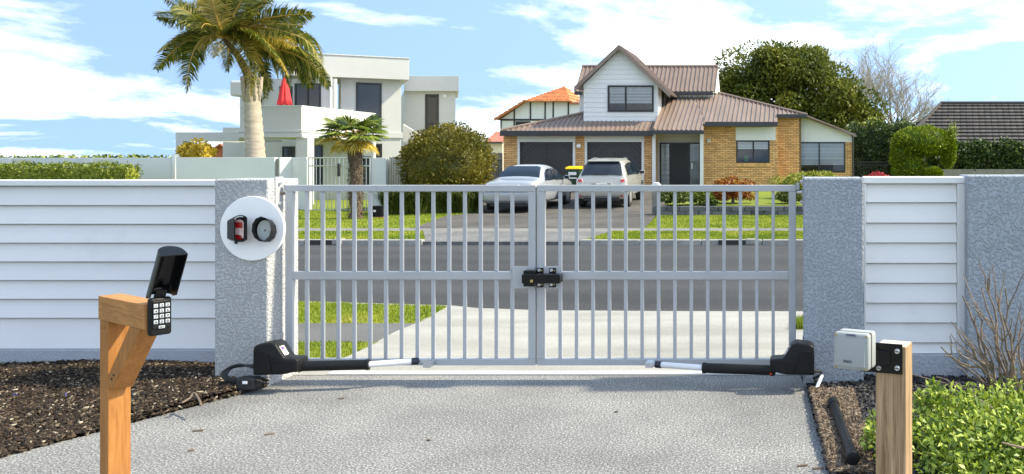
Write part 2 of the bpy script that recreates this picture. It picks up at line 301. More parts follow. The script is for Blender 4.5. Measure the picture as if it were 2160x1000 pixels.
M_frame = mat('window_frame', (0.018, 0.018, 0.02), 0.4, 0.1, 4)
M_blind = mat('blind', (0.85, 0.86, 0.86), 0.6, 0.05, 4, island=0.15)
M_glass = glassmat('window_glass', (0.93, 0.95, 0.96), 0.0)
M_glassd = mat('tinted_glass', (0.03, 0.033, 0.036), 0.06, 0.2, 0.4, spec=0.6)
M_tile = mat('terracotta_tiles', (0.56, 0.2, 0.075), 0.8, 0.15, 4, island=0.2)
M_tiled = mat('dark_roof_tiles', (0.062, 0.055, 0.053), 0.75, 0.15, 4, island=0.22)
M_rust = mat('rusty_roof', (0.42, 0.16, 0.12), 0.7, 0.3, 6)
M_redbrick = mat('red_brick_wall', (0.42, 0.14, 0.08), 0.85, 0.15, 8)
M_timberblack = mat('black_timber', (0.025, 0.022, 0.02), 0.7, 0.2, 5)
M_greytimber = wood('grey_timber', (0.14, 0.125, 0.11), (0.36, 0.335, 0.30), (8, 8, 0.6))
M_paletimber = wood('pale_timber', (0.38, 0.35, 0.28), (0.72, 0.69, 0.6), (8, 8, 0.6))
M_stone = mat('block_wall', (0.105, 0.108, 0.118), 0.9, 0.3, 12, 0.6, 30, island=0.3)
M_red = mat('red_canvas', (0.72, 0.035, 0.045), 0.75, 0.1, 6)
M_silver = mat('silver_car_paint', (0.42, 0.445, 0.48), 0.25, 0.02, 1, metal=0.35, coat=0.6)
M_champ = mat('champagne_car_paint', (0.47, 0.465, 0.42), 0.25, 0.02, 1, metal=0.35, coat=0.6)
M_carglass = mat('car_glass', (0.012, 0.02, 0.032), 0.04, 0.1, 1, spec=0.5)
M_tail = mat('tail_light', (0.5, 0.012, 0.015), 0.15, 0.1, 8, coat=0.8)
M_tailw = mat('tail_light_clear', (0.7, 0.55, 0.55), 0.15, 0.1, 8, coat=0.8)
M_rim = mat('alloy_rim', (0.62, 0.63, 0.65), 0.3, 0.05, 8, metal=0.7)
M_bin = mat('bin_green', (0.02, 0.05, 0.022), 0.5, 0.1, 6)
M_yellow = mat('bin_yellow', (0.85, 0.55, 0.01), 0.45, 0.05, 5)
M_ink = mat('ink', (0.02, 0.02, 0.02), 0.6)
M_navy = mat('navy_ink', (0.02, 0.025, 0.2), 0.5)
M_key = mat('keypad_keys', (0.42, 0.46, 0.50), 0.4, 0.03, 30)
M_boxgrey = mat('switch_grey', (0.34, 0.36, 0.365), 0.42, 0.02, 4)
M_boxdark = mat('switch_label', (0.25, 0.27, 0.29), 0.5, 0.05, 4)
M_brass = mat('brass', (0.5, 0.36, 0.16), 0.35, 0.2, 40, metal=0.8)
M_reflect = mat('reflector_grey', (0.46, 0.5, 0.48), 0.35, 0.06, 30, 0.1, 300)
M_redlens = mat('red_lens', (0.35, 0.008, 0.012), 0.12, 0.2, 30, coat=1.0)
M_pink = mat('sensor_face', (0.62, 0.42, 0.42), 0.2, 0.35, 14, coat=1.0)
M_purple = mat('sticker_purple', (0.18, 0.06, 0.4), 0.5)
M_orange = mat('orange_button', (0.75, 0.08, 0.02), 0.4)
M_pvc = mat('pvc_pipe', (0.75, 0.77, 0.8), 0.4, 0.05, 6)
M_cream = mat('cream_patch', (0.66, 0.63, 0.53), 0.8, 0.05, 1)
def font_mesh(c, par):
    t_ = bpy.data.objects.new('lettering_curve', c); COL.objects.link(t_); dg = bpy.context.evaluated_depsgraph_get(); dg.update()
    me = bpy.data.meshes.new_from_object(t_.evaluated_get(dg)); bpy.data.objects.remove(t_); me.name = 'lettering'; return link(me, 'lettering', par, True)
# ------------------------------------------------------------------ vegetation builders
def leaves(C, D, Nn, ln, wd, fold=0.25):
    C = np.asarray(C); D = unit(np.asarray(D)); S = unit(np.cross(D, Nn)); Nn = unit(np.cross(S, D)); n = len(C)
    ln = np.asarray(ln).reshape(-1, 1) * np.ones((n, 1)); wd = np.asarray(wd).reshape(-1, 1) * np.ones((n, 1))
    V = np.stack([C, C + D*ln*0.5 + S*wd*0.5 + Nn*wd*fold, C + D*ln, C + D*ln*0.5 - S*wd*0.5 + Nn*wd*fold], 1).reshape(-1, 3)
    i = np.arange(n)[:, None] * 4
    return V, np.vstack([i + np.array([0, 1, 2]), i + np.array([0, 2, 3])])
def leafV(C, D, Nn, ln, wd):                                        # 1 quad per leaf, one island
    V, _ = leaves(C, D, Nn, ln, wd); n = len(C); return V, np.arange(n)[:, None] * 4 + np.array([0, 1, 2, 3])
def lumpy(n, cen, rad, clumps, flat=0.0, shell=0.55):
    """points on a lumpy crown made of clumps; returns points and outward directions"""
    cen = np.array(cen); rad = np.array(rad)
    cd = unit(rng.normal(size=(clumps, 3))); cd[:, 2] = np.where(cd[:, 2] < -0.4, -cd[:, 2] * 0.4, cd[:, 2])
    cc = cd * rng.uniform(0.45, 0.86, (clumps, 1)); cr_ = rng.uniform(0.2, 0.42, clumps)
    k = rng.integers(0, clumps, n); u = unit(rng.normal(size=(n, 3)))
    q = cc[k] + u * (cr_[k] * rng.uniform(shell, 1.0, n) ** 0.5)[:, None]
    return cen + q * rad, unit(u * 0.7 + unit(q) * 0.5)
def crown(name, cen, rad, n, clumps, ln, wd, m, parent, droop=0.3, kind='stuff'):
    C, O = lumpy(n, cen, rad, clumps); D = unit(O + rng.normal(size=(n, 3)) * 0.7 + np.array([0, 0, -droop]))
    V, Fq = leafV(C, D, O + rng.normal(size=(n, 3)) * 0.5, ln * rng.uniform(0.7, 1.3, n), wd * rng.uniform(0.7, 1.3, n))
    return nmesh(name, V, Fq, m, parent, kind)
def boxcrown(name, a, b, n, ln, wd, m, parent, jitter=0.06, kind='stuff'):
    a = np.array(a, float); b = np.array(b, float); s = b - a
    areas = np.array([s[0]*s[2], s[1]*s[2], s[1]*s[2], s[0]*s[1]]); f = rng.choice(4, n, p=areas / areas.sum()); C = a + rng.random((n, 3)) * s
    O = np.zeros((n, 3)); C[f == 0, 1] = a[1]; O[f == 0, 1] = -1; C[f == 1, 0] = a[0]; O[f == 1, 0] = -1; C[f == 2, 0] = b[0]; O[f == 2, 0] = 1; C[f == 3, 2] = b[2]; O[f == 3, 2] = 1
    C += rng.normal(size=(n, 3)) * jitter; C += O * (np.sin(C[:, [0]] * 5 + C[:, [2]] * 4) * jitter)
    D = unit(O * 0.7 + rng.normal(size=(n, 3)) * 0.7); V, Fq = leafV(C, D, O + rng.normal(size=(n, 3)) * 0.6, ln * rng.uniform(0.7, 1.3, n), wd * rng.uniform(0.7, 1.3, n))
    return nmesh(name, V, Fq, m, parent, kind)
def blob(name, cen, rad, m, parent, amp=0.12, sub=3):
    bm = bmesh.new(); bmesh.ops.create_icosphere(bm, subdivisions=sub, radius=1); ph = rng.uniform(0, 6, 6)
    for v in bm.verts:
        p = v.co; k = 1 + amp * (math.sin(p.x*4+ph[0]) * math.sin(p.y*4+ph[1]) + math.sin(p.z*5+ph[2]) * math.sin(p.x*6+ph[3])) * 0.6
        v.co = Vector((cen[0] + p.x*rad[0]*k, cen[1] + p.y*rad[1]*k, cen[2] + p.z*rad[2]*k))
    me = bpy.data.meshes.new(name); bm.to_mesh(me); bm.free(); me.materials.append(m); return link(me, name, parent)
def grass(name, poly, n, h, wd, z=0.0, label='', zf=None, m=None, kind='stuff'):
    q = scatter(poly, n); zb = np.full(n, z) if zf is None else zf(q[:, 0], q[:, 1]); a = rng.uniform(0, 2*math.pi, n); hh = h * rng.uniform(0.5, 1.3, n)
    B = np.column_stack([q, zb - 0.005]); S = np.column_stack([np.cos(a), np.sin(a), 0*a]) * (wd / 2); Ln = np.column_stack([-np.sin(a), np.cos(a), 0*a]) * (hh * rng.uniform(-0.6, 0.6, n))[:, None]
    Tp = B + Ln; Tp[:, 2] += hh
    V = np.stack([B - S, B + S, Tp], 1).reshape(-1, 3); o = nmesh(name, V, np.arange(n*3).reshape(-1, 3), m or M_blade, None, kind)
    return tag(o, label, 'grass')
def chips(name, poly, n, z, ln, label, m, zf=None, cat='mulch'):
    q = scatter(poly, n); zb = np.full(n, z) if zf is None else zf(q[:, 0], q[:, 1]); l = ln * rng.uniform(0.4, 1.3, n) / 2; wd = l * rng.uniform(0.15, 0.4, n); t = l * 0.14 + 0.0015
    d = rng.normal(size=(n, 3)); d[:, 2] *= 0.35; d = unit(d); s = unit(np.cross(d, rng.normal(size=(n, 3)) * 0.45 + np.array([0, 0, 1]))); u = np.cross(s, d)
    C = np.column_stack([q, zb + rng.uniform(0, 0.016, n)])
    V = []
    for sx, sy, sz in ((-1,-1,-1),(1,-1,-1),(1,1,-1),(-1,1,-1),(-1,-1,1),(1,-1,1),(1,1,1),(-1,1,1)):
        V.append(C + d*(l*sx*(1 if sy > 0 else 0.75))[:, None] + s*(wd*sy)[:, None] + u*(t*sz)[:, None])
    V = np.stack(V, 1).reshape(-1, 3); base = np.arange(n)[:, None, None] * 8
    Fq = (base + np.array([(4,5,6,7),(0,1,5,4),(1,2,6,5),(2,3,7,6),(3,0,4,7)])[None]).reshape(-1, 4)
    o = nmesh(name, V, Fq, m, None, 'stuff'); return tag(o, label, cat)
def sheet(name, poly, z, m, t=0.0):
    return struct(MB().add([(p[0], p[1], z) for p in poly], [tuple(range(len(poly)))]).build(name, m, fixn=False) if not t else MB().prism([(p[0], p[1], z - t) for p in poly], (0, 0, t)).build(name, m))
# ------------------------------------------------------------------ the setting: ground, drive, road, verges
RD = -0.07                                                            # road level
sheet('ground', [(-400, -60), (400, -60), (400, 1500), (-400, 1500)], -0.16, M_ground)
D_L0, D_L1 = G(0, 965), G(565, 816)
sl = (D_L1 - D_L0) / (D_L1.y - D_L0.y)
left_edge = lambda y: D_L0.x + sl.x * (y - D_L0.y)
DR0, DR1 = G(1704, 826), G(1748, 1000)
right_edge = lambda y: DR0.x + (DR1.x - DR0.x) * (y - DR0.y) / (DR1.y - DR0.y)
def jag(a, b, n, amp):
    return [(a[0] + (b[0]-a[0])*i/n + rnd.uniform(-amp, amp), a[1] + (b[1]-a[1])*i/n + rnd.uniform(-amp, amp)) for i in range(n + 1)]
yb, yf = -6.0, 6.8
drive = jag((left_edge(yb) + 8, yb), (left_edge(3.0) + 0.0, 3.0), 2, 0) + jag((left_edge(3.0), 3.0), (left_edge(6.74), 6.74), 40, 0.012) + [(-4.03, 7.08), (0.03, 7.08)] + jag((right_edge(6.72), 6.72), (right_edge(2.0), 2.0), 40, 0.012) + [(right_edge(2.0), yb)]
sheet('driveway', drive, 0.0, M_drive, 0.12)
for k, (sx, sy, sl_) in enumerate(((418, 910, 0.03), (568, 917, 0.028), (403, 952, 0.015), (720, 842, 0.02), (1693, 984, 0.03), (1725, 990, 0.03), (905, 930, 0.012), (1300, 870, 0.012))):
    p = G(sx, sy); mm = Matrix.Translation(p + Vector((0, 0, 0.006))) @ Matrix.Rotation(rnd.uniform(-0.5, 0.5), 4, 'Z')
    tag(MB().box((-sl_, -0.008, -0.006), (sl_, 0.008, 0.006), mm).build('fallen_twig', M_bark, bevel=0.003), 'small dark twig fragment lying on the speckled driveway', 'twig', 'twigs scattered on the driveway')
# planting beds
zl = lambda x, y: 0.02 + 0.035 * np.clip((y - 5) / 2.3, 0, 1) + 0.02 * np.sin(x * 3.1) * np.sin(y * 2.7)
bedL = [(left_edge(3.0), 3.0), (left_edge(6.74), 6.74), (-4.06, 6.80), (-4.06, 7.36), (-12, 7.36), (-12, 3.0)]
def hsheet(name, poly, zf, m, step=0.12):
    a = np.array([(p[0], p[1]) for p in poly]); lo, hi = a.min(0), a.max(0); nx, ny = int((hi[0]-lo[0])/step)+2, int((hi[1]-lo[1])/step)+2
    bm = bmesh.new(); vs = [bm.verts.new((p[0], p[1], 0)) for p in poly]; bm.faces.new(vs)
    for ax, k, n in ((0, lo[0], nx), (1, lo[1], ny)):
        for i in range(1, n):
            co = Vector((0, 0, 0)); co[ax] = k + i*step; no = Vector((0, 0, 0)); no[ax] = 1
            bmesh.ops.bisect_plane(bm, geom=bm.verts[:] + bm.edges[:] + bm.faces[:], plane_co=co, plane_no=no)
    for v in bm.verts: v.co.z = float(zf(np.array(v.co.x), np.array(v.co.y)))
    me = bpy.data.meshes.new(name); bm.to_mesh(me); bm.free(); me.polygons.foreach_set('use_smooth', [True]*len(me.polygons)); me.materials.append(m); return struct(link(me, name))
hsheet('mulch_bed_ground', bedL, zl, M_soil)
vis = [(left_edge(4.2), 4.2), (left_edge(6.74), 6.74), (-4.40, 6.78), (-4.45, 7.3), (-7.0, 7.3), (-6.2, 4.2)]
chips('bark_mulch', vis, 34000, 0, 0.036, 'dark brown bark mulch with pale flecks under the white boarded wall', M_chip, zl)
vis2 = jag((left_edge(5.0)+0.03, 5.0), (left_edge(6.7)+0.03, 6.7), 1, 0) + jag((left_edge(6.7)-0.25, 6.7), (left_edge(5.0)-0.25, 5.0), 1, 0)
chips('edge_litter', vis2, 1500, 0.012, 0.04, 'loose bark litter spilling over the edge of the driveway', M_chip, None, 'litter')
zr = lambda x, y: 0.012 + 0.02 * np.clip((y - 5) / 2, 0, 1) + 0.012 * np.sin(x * 4.1) * np.sin(y * 3.7)
bedR = [(right_edge(2.0), 2.0), (right_edge(6.72), 6.72), (0.6, 6.74), (0.6, 7.1), (3.0, 7.0), (3.0, 2.0)]
hsheet('planting_bed_ground', bedR, zr, M_soil)
visr = [(right_edge(4.4), 4.4), (right_edge(6.7), 6.7), (0.5, 6.74), (0.55, 6.93), (2.0, 6.85), (1.5, 4.4)]
chips('black_mulch', visr, 9000, 0, 0.045, 'black wood chip mulch around the green shrub', M_chipblack, zr)
patch = [G(1708, 832), G(1798, 832), G(1846, 1005), G(1750, 1005)]
hsheet('soil_patch', [(p.x, p.y) for p in patch], lambda x, y: zr(x, y) + 0.016, M_soilbrown, 0.2)
chips('brown_mulch', patch, 6500, 0, 0.034, 'patch of pale brown mulch beside the driveway under the black tube', M_chipbrown, lambda x, y: zr(x, y) + 0.018)
# beyond the gate: strip lawns, footpath, apron, road
apron = [(-4.03, 7.08)] + [tuple(G(x, y)[:2]) for x, y in ((735, 752), (780, 730), (830, 702), (880, 681), (945, 648), (1000, 652), (1130, 656), (1690, 658), (2400, 658))] + [(4.5, 7.08)]
sheet('driveway_apron', apron, 0.004, M_apron, 0.1)
gl1 = [G(x, y) for x, y in ((-900, 636), (640, 637), (942, 646), (912, 668), (885, 682), (640, 682), (-900, 682))]
gl2 = [G(x, y) for x, y in ((-900, 722), (640, 722), (800, 722), (775, 735), (730, 752), (640, 765), (-900, 765))]
pt = [G(x, y) for x, y in ((-900, 682), (885, 682), (800, 722), (-900, 722))]
sheet('near_footpath', pt, 0.0, M_path, 0.1)
for nm, g, n, lb in (('verge_lawn', gl1, 26000, 'bright strip of grass between the near footpath and the road'), ('wall_lawn', gl2, 15000, 'ragged strip of grass between the near footpath and the gate')):
    sheet(nm, g, 0.0, M_lawn, 0.1)
    cl = [(max(p.x, -9.5), p.y) for p in g]; grass('grass', cl, n, 0.032, 0.012, 0.0, lb)
tuft = [G(1672, 696), G(1700, 696), G(1700, 678), G(1682, 682)]
grass('grass_tuft', tuft, 500, 0.10, 0.012, 0.0, 'small tuft of grass on the pale apron beside the gate pillar')
far = F * (H - RD) / (518 - Y0)
sheet('road', [(-300, 10.0), (300, 10.0), (300, far + 0.1), (-300, far + 0.1)], RD, M_asph)
# ragged near edge of the apron and road: kerb lip
kb = MB(); pts = [G(x, y) for x, y in ((-2500, 634), (640, 635.5), (943, 644), (1000, 649.5), (1130, 654), (1400, 656), (1690, 656.5), (2600, 657))]
for a, b in zip(pts, pts[1:]):
    kb.prism([(a.x, a.y, -0.1), (b.x, b.y, -0.1), (b.x, b.y + 0.14, -0.1), (a.x, a.y + 0.14, -0.1)], (0, 0, 0.075))
struct(kb.build('near_kerb', M_conc))
KY = far + 0.1
def kerb(x0, x1, dropx, lab):
    n = max(1, int(abs(x1 - x0) / 1.2)); root = None
    for i in range(n):
        a = x0 + (x1-x0)*i/n; b = x0 + (x1-x0)*(i+1)/n - 0.012; h = 0.03 if i == dropx else 0.04
        o = MB().box((a, KY, RD - 0.05), (b, KY + 0.16, h)).build('kerb_stone', M_conc, root, bevel=0.02)
        if root is None: root = struct(o); o.name = 'far_kerb'
xl, xr = G(890, 510).x, G(1222, 510).x
kerb(xl, -40, -1, ''); kerb(xr, 12, -1, '')
yv0, yv1, yv2, yv3 = KY + 0.16, G(0, 488).y, G(0, 481.5).y, G(0, 452).y
vl = [(-60, yv0), (xl, yv0), (G(892, 488).x, yv1), (-60, yv1)]; vr = [(xr, yv0), (40, yv0), (40, yv1), (G(1292, 488).x, yv1)]
sheet('crossing', [(xl, yv0 - 0.14), (xr, yv0 - 0.14), (G(1292, 488).x, yv1), (G(892, 488).x, yv1)], 0.0, M_cross, 0.1)
sheet('far_footpath', [(-60, yv1), (40, yv1), (40, yv2), (-60, yv2)], 0.0, M_pathfar, 0.1)
ul = [(-60, yv2), (G(868, 482).x, yv2), tuple(G(940, 456)[:2]), tuple(G(1000, 449)[:2]), (G(1000, 449).x, 30.0), (-60, 30.0)]
ur = [(G(1360, 482).x, yv2), (40, yv2), (40, 27.6), (G(1388, 452).x, 27.6)]
for nm, g, n, lb in (('far_verge_lawn', vl, 26000, 'sunlit grass verge across the road in front of the pale rendered house'), ('far_verge_lawn', vr, 22000, 'sunlit grass verge across the road in front of the brick house'),
                     ('palm_lawn', ul, 26000, 'grass around the fan palm behind the far footpath'), ('brick_house_lawn', ur, 20000, 'grass between the far footpath and the low block wall')):
    sheet(nm, g, 0.0, M_lawn, 0.1)
    vx = [(max(min(p[0], 2.0), -17.5), p[1]) for p in g]; grass('grass', vx, n, 0.036, 0.03, 0.0, lb)
zs = lambda x, y: 0.05 * np.clip(y - 29, 0, 9.5)
fd = [(G(868, 482).x, yv2), (G(1360, 482).x, yv2), (G(1392, 450).x, 27.5), (-4.6, 40), (-15.2, 40), (-13.0, 32), tuple(G(1000, 449)[:2]), tuple(G(940, 456)[:2])]
hsheet('far_driveway', fd, lambda x, y: zs(x, y) + 0.003, M_fardrive, 1.0)
hsheet('far_yard_ground', [(-60, 30), (-13.2, 30), (-13.2, 60), (-60, 60)], lambda x, y: 0*x + 0.02, M_lawn, 4)
gz = lambda x, y: 0.29 + 0.015 * (y - 27.3)
hsheet('garden_ground', [(PX(1397, 27.3), 27.3), (25, 27.3), (25, 60), (-4.55, 60), (-4.55, 38)], gz, M_lawn, 2.0)
for o in (T('storm_drain_grate', 'black storm drain opening in the kerb before the brick house', 'drain', (G(1540, 515).x, KY, 0)), T('storm_drain_grate', 'black storm drain opening in the kerb before the pale house', 'drain', (G(665, 511).x, KY, 0))):
    MB().box((-0.28, -0.02, -0.06), (0.28, 0.05, 0.035)).build('drain_mouth', M_dark, o, local=True); MB().box((0.29, -0.02, -0.06), (0.5, 0.17, 0.055)).build('drain_lid', M_conc, o, bevel=0.02, local=True)
# ------------------------------------------------------------------ near walls and pillars
XI = -4.025                                                           # gate side of the hinge pillar
def pillar(name, label, a, b, z1, m):
    p = T(name, label, 'pillar', ((a[0]+b[0])/2, (a[1]+b[1])/2, 0))
    MB().box((a[0], a[1], -0.1), (b[0], b[1], z1)).build('shaft', m, p, bevel=0.012); return p
pillar('gate_pillar', 'grey textured render gate pillar carrying the round white disc', (PX(452, 6.75), 6.75), (XI, 7.17), PZ(378, 6.75), M_stuccol)
PRX = PX(1695, 6.75)
pillar('gate_pillar', 'blue grey textured render gate pillar next to the short boarded panel', (PRX, 6.75), (PX(1822, 6.75), 7.17), PZ(375, 6.75), M_stucco)
def boarded(name, label, xa, xb, Y, lines, ybot, yplinth, capy, m, trim):
    zt = PZ(capy[0], Y); r = T(name, label, 'wall', ((xa+xb)/2, Y, 0))
    MB().box((xa, Y - 0.02, -0.1), (xb, Y + 0.19, PZ(ybot, Y) - 0.003)).build('plinth', M_plinth, r, bevel=0.008)
    MB().box((xa, Y + 0.05, PZ(ybot, Y)), (xb, Y + 0.17, PZ(capy[1], Y))).build('core', m, r)
    MB().box((xa, Y - 0.02, PZ(capy[1], Y)), (xb, Y + 0.2, zt)).build('cap', m, r, bevel=0.006)
    ia, ib = xa + trim[0], xb - trim[1]
    if trim[0]: MB().box((xa, Y - 0.012, PZ(ybot, Y)), (ia - 0.002, Y + 0.045, PZ(capy[1], Y) - 0.002)).build('edge_trim', m, r, bevel=0.004)
    if trim[1]: MB().box((ib + 0.002, Y - 0.012, PZ(ybot, Y)), (xb, Y + 0.045, PZ(capy[1], Y) - 0.002)).build('edge_trim', m, r, bevel=0.004)
    zs_ = [PZ(capy[1], Y)] + [PZ(q, Y) for q in lines] + [PZ(ybot, Y)]
    for u, d in zip(zs_, zs_[1:]):                                      # lapped boards: lower edge stands proud
        mb = MB(); q0 = [(ia, Y + 0.002, d + 0.001), (ib, Y + 0.002, d + 0.001), (ib, Y + 0.049, d + 0.001), (ia, Y + 0.049, d + 0.001)]
        q1 = [(ia, Y + 0.034, u - 0.008), (ib, Y + 0.034, u - 0.008), (ib, Y + 0.049, u - 0.008), (ia, Y + 0.049, u - 0.008)]
        mb.hexa(q0, q1).build('board', m, r, bevel=0.002)
    return r
boarded('boarded_wall', 'long white weatherboard wall behind the bark mulch', -10.5, PX(452, 6.75) + 0.03, 7.3, [433, 472.7, 512.4, 552, 591.5, 631, 671], 736, 770, (380, 392), M_siding, (0, 0))
boarded('boarded_wall', 'short white weatherboard panel between the blue grey pillar and textured wall', PX(1822, 6.95), PX(2039, 6.95), 6.95, [427, 470, 512, 555, 597, 639, 681, 723], 746, 800, (373, 387), M_siding, (0.02, 0.075))
sw = T('stucco_wall', 'blue grey textured render wall behind the bare twiggy shrub', 'wall', (2.2, 6.85, 0))
MB().box((PX(2041, 6.82), 6.82, -0.1), (3.0, 7.2, PZ(370, 6.82))).build('wall_face', M_stucco, sw, bevel=0.012)
# ------------------------------------------------------------------ the double gate
GY = 6.9; GD = 0.05
gz0, gz1 = PZ(771, GY), PZ(390.5, GY); zm0, zm1 = PZ(590, GY), PZ(573.5, GY); tr, br = 0.05, 0.05
def leaf(label, xa, xb, hinge_x, bars):
    r = T('gate_leaf', label, 'gate', ((xa+xb)/2, GY, gz0))
    st = 0.057
    for nm, a, b in (('top_rail', (xa, gz1-tr), (xb, gz1)), ('bottom_rail', (xa, gz0), (xb, gz0+br))):
        MB().box((a[0], GY, a[1]), (b[0], GY+GD, b[1])).build(nm, M_gate, r, bevel=0.004)
    for a, b in ((xa, xa+st), (xb-st, xb)):
        MB().box((a, GY+0.0012, gz0+br), (b, GY+GD-0.0012, gz1-tr)).build('stile', M_gate, r, bevel=0.004)
    MB().box((xa+st, GY+0.002, zm0), (xb-st, GY+GD-0.002, zm1)).build('middle_rail', M_gate, r, bevel=0.004)
    for x in bars:
        c = PX(x, GY + 0.012)
        for z0, z1 in ((gz0+br, zm0), (zm1, gz1-tr)):
            MB().box((c-0.0125, GY+0.0125, z0), (c+0.0125, GY+0.0375, z1)).build('bar', M_gate, r, bevel=0.002, seg=1)
    sx = xb if xb < -1 else xa; sg_ = -1 if xb < -1 else 1
    for zc, up in ((gz1, -1), (gz0, 1)):
        MB().hexa([(sx, GY-0.0012, zc), (sx + sg_*0.004, GY-0.0012, zc), (sx + sg_*0.004, GY+0.001, zc), (sx, GY+0.001, zc)], [(sx + sg_*st, GY-0.0012, zc + up*tr), (sx + sg_*(st+0.004), GY-0.0012, zc + up*tr), (sx + sg_*(st+0.004), GY+0.001, zc + up*tr), (sx + sg_*st, GY+0.001, zc + up*tr)]).build('weld_seam', M_steel, r)
    return r
bl = [646 + i * 33.35 for i in range(14)]
brr = [1181 + i * 34.6 for i in range(14)]
GXL, GXM, GXR = PX(601, GY), PX(1131, GY), PX(1679, GY)
gA = leaf('grey steel gate leaf of upright bars hung on the pillar with the white disc', GXL, GXM - 0.006, 0, bl)
gB = leaf('grey steel gate leaf of upright bars hung beside the blue grey pillar', GXM + 0.006, GXR, 0, brr)
def hinge(label, xw, xg, z, sgn):
    r = T('hinge_bracket', label, 'hinge', (xw, GY, z))
    MB().box((xw, GY - 0.06, z - 0.13), (xw + sgn*0.007, GY + 0.045, z + 0.13)).build('plate', M_gate, r, bevel=0.004)
    for dz in (-0.08, 0.08): MB().tube([(xw + sgn*0.007, GY - 0.015, z+dz), (xw + sgn*0.026, GY - 0.015, z+dz)], 0.013, 6).build('bolt', M_steel, r)
    MB().tube([(xw + sgn*0.007, GY + 0.0, z), (xg, GY + 0.02, z)], 0.011, 8).build('pin', M_bark if sgn > 0 else M_steel, r)
    MB().box((min(xw+sgn*0.03, xg - sgn*0.001), GY + 0.004, z + 0.015), (max(xw+sgn*0.03, xg - sgn*0.001), GY + 0.046, z + 0.07)).build('lug', M_gate, r, bevel=0.004)
hinge('grey hinge bracket at the top of the pillar with the white disc', XI, GXL, PZ(408, GY), 1)
hinge('rusty hinge bracket low on the pillar with the white disc', XI, GXL, PZ(738, GY), 1)
hinge('steel hinge bracket at the top of the blue grey pillar', PRX, GXR, PZ(405, GY), -1)
hinge('steel hinge bracket low on the blue grey pillar', PRX, GXR, PZ(745, GY), -1)
th = T('gate_threshold', 'white metal threshold strip on the ground beneath the gate', 'threshold', (-2, 7.1, 0))
MB().box((-3.75, 7.085, -0.02), (0.0, 7.17, 0.016)).build('strip', M_white, th, bevel=0.004)
MB().box((-3.6, 7.19, -0.02), (0.0, 7.205, 0.008)).build('edge_channel', M_dark, th)
# centre lock
LY = GY - 0.014
for nm, lb, x0, x1 in (('lock_plate', 'flat grey plate behind the lock on the gate leaf by the white disc', 1080, 1127.5), ('lock_plate', 'flat grey plate behind the lock on the gate leaf by the blue grey pillar', 1134.5, 1181)):
    tag(MB().box((PX(x0, LY), LY, PZ(608.5, LY)), (PX(x1, LY), GY - 0.001, PZ(562, LY))).build(nm, M_gate, bevel=0.002), lb, 'plate')
lk = T('electric_gate_lock', 'black electric lock box bolted across the meeting gate leaves', 'lock', (PX(1140, LY), LY, PZ(606, LY)))
LF = LY - 0.11
MB().box((PX(1100, LF), LF, PZ(598.5, LF)), (PX(1181, LF), LY - 0.02, PZ(579, LF))).build('lock_case', M_blackgloss, lk, bevel=0.006)
MB().box((PX(1101, LF), LF + 0.03, PZ(606, LF)), (PX(1125, LF), LY - 0.001, PZ(572, LF))).build('catch', M_blackgloss, lk, bevel=0.005)
for x in (1140, 1166):
    for y in (570, 600):
        t_ = MB().box((PX(x-7, LY), LY - 0.012, PZ(y+6, LY)), (PX(x+7, LY), LY - 0.001, PZ(y-5, LY))).build('tab', M_blackgloss, lk, bevel=0.003)
        c = P(x-1.5, y-0.5, LY); MB().tube([(c.x, LY-0.011, c.z), (c.x, LY-0.026, c.z)], 0.014, 6).build('bolt', M_steel, t_, bevel=0.002)
        c = P(x+4, y, LY); MB().tube([(c.x, LY-0.011, c.z), (c.x, LY-0.016, c.z)], 0.006, 6).build('hole_rim', M_brass, t_)
c = P(1121.5, 593, LF); MB().tube([(c.x, LF + 0.004, c.z), (c.x, LF - 0.008, c.z)], 0.012, 12).build('key_barrel', M_brass, lk, bevel=0.002)
# inset graphic built as a solid disc, with the two photo eyes
DY = 6.728; dc = P(531.5, 482, DY); dr = 68.0 / F * DY
ds = T('inset_graphic_disc', 'round white inset graphic built as a disc on the pillar carrying two black sensors', 'disc', (dc.x, DY, dc.z))
ring = lambda y, r, n=64: [(dc.x + r*math.cos(2*math.pi*i/n), y, dc.z + r*math.sin(2*math.pi*i/n)) for i in range(n)]
MB().loft([ring(DY, dr - 0.003), ring(DY + 0.003, dr), ring(DY + 0.0205, dr)]).build('disc_plate', M_disc, ds, smooth=True)
ph = T('photo_eye_sensor', 'black hooded sensor with glossy red lens on the white disc', 'sensor', (P(500, 485, DY).x, DY, P(500, 485, DY).z))
def hoodring(px, y, grow=0.0, n=14):
    pts = [(px[0]-grow, px[3]+grow), (px[0]-grow, px[1])] + []
    x0, yt, x1, yb_ = px; cx_ = (x0+x1)/2; rx = (x1-x0)/2; out = []
    for i in range(n + 1):
        a = math.pi - math.pi * i / n; out.append((cx_ + (rx+grow)*math.cos(a), yt + rx*0.55 - (rx*0.55+grow)*math.sin(a)))
    out += [(x1+grow, yb_-4), (cx_+rx*0.35, yb_+grow), (cx_-rx*0.45, yb_+grow), (x0-grow, yb_-4)]
    return [tuple(P(a, b, y)) for a, b in out]
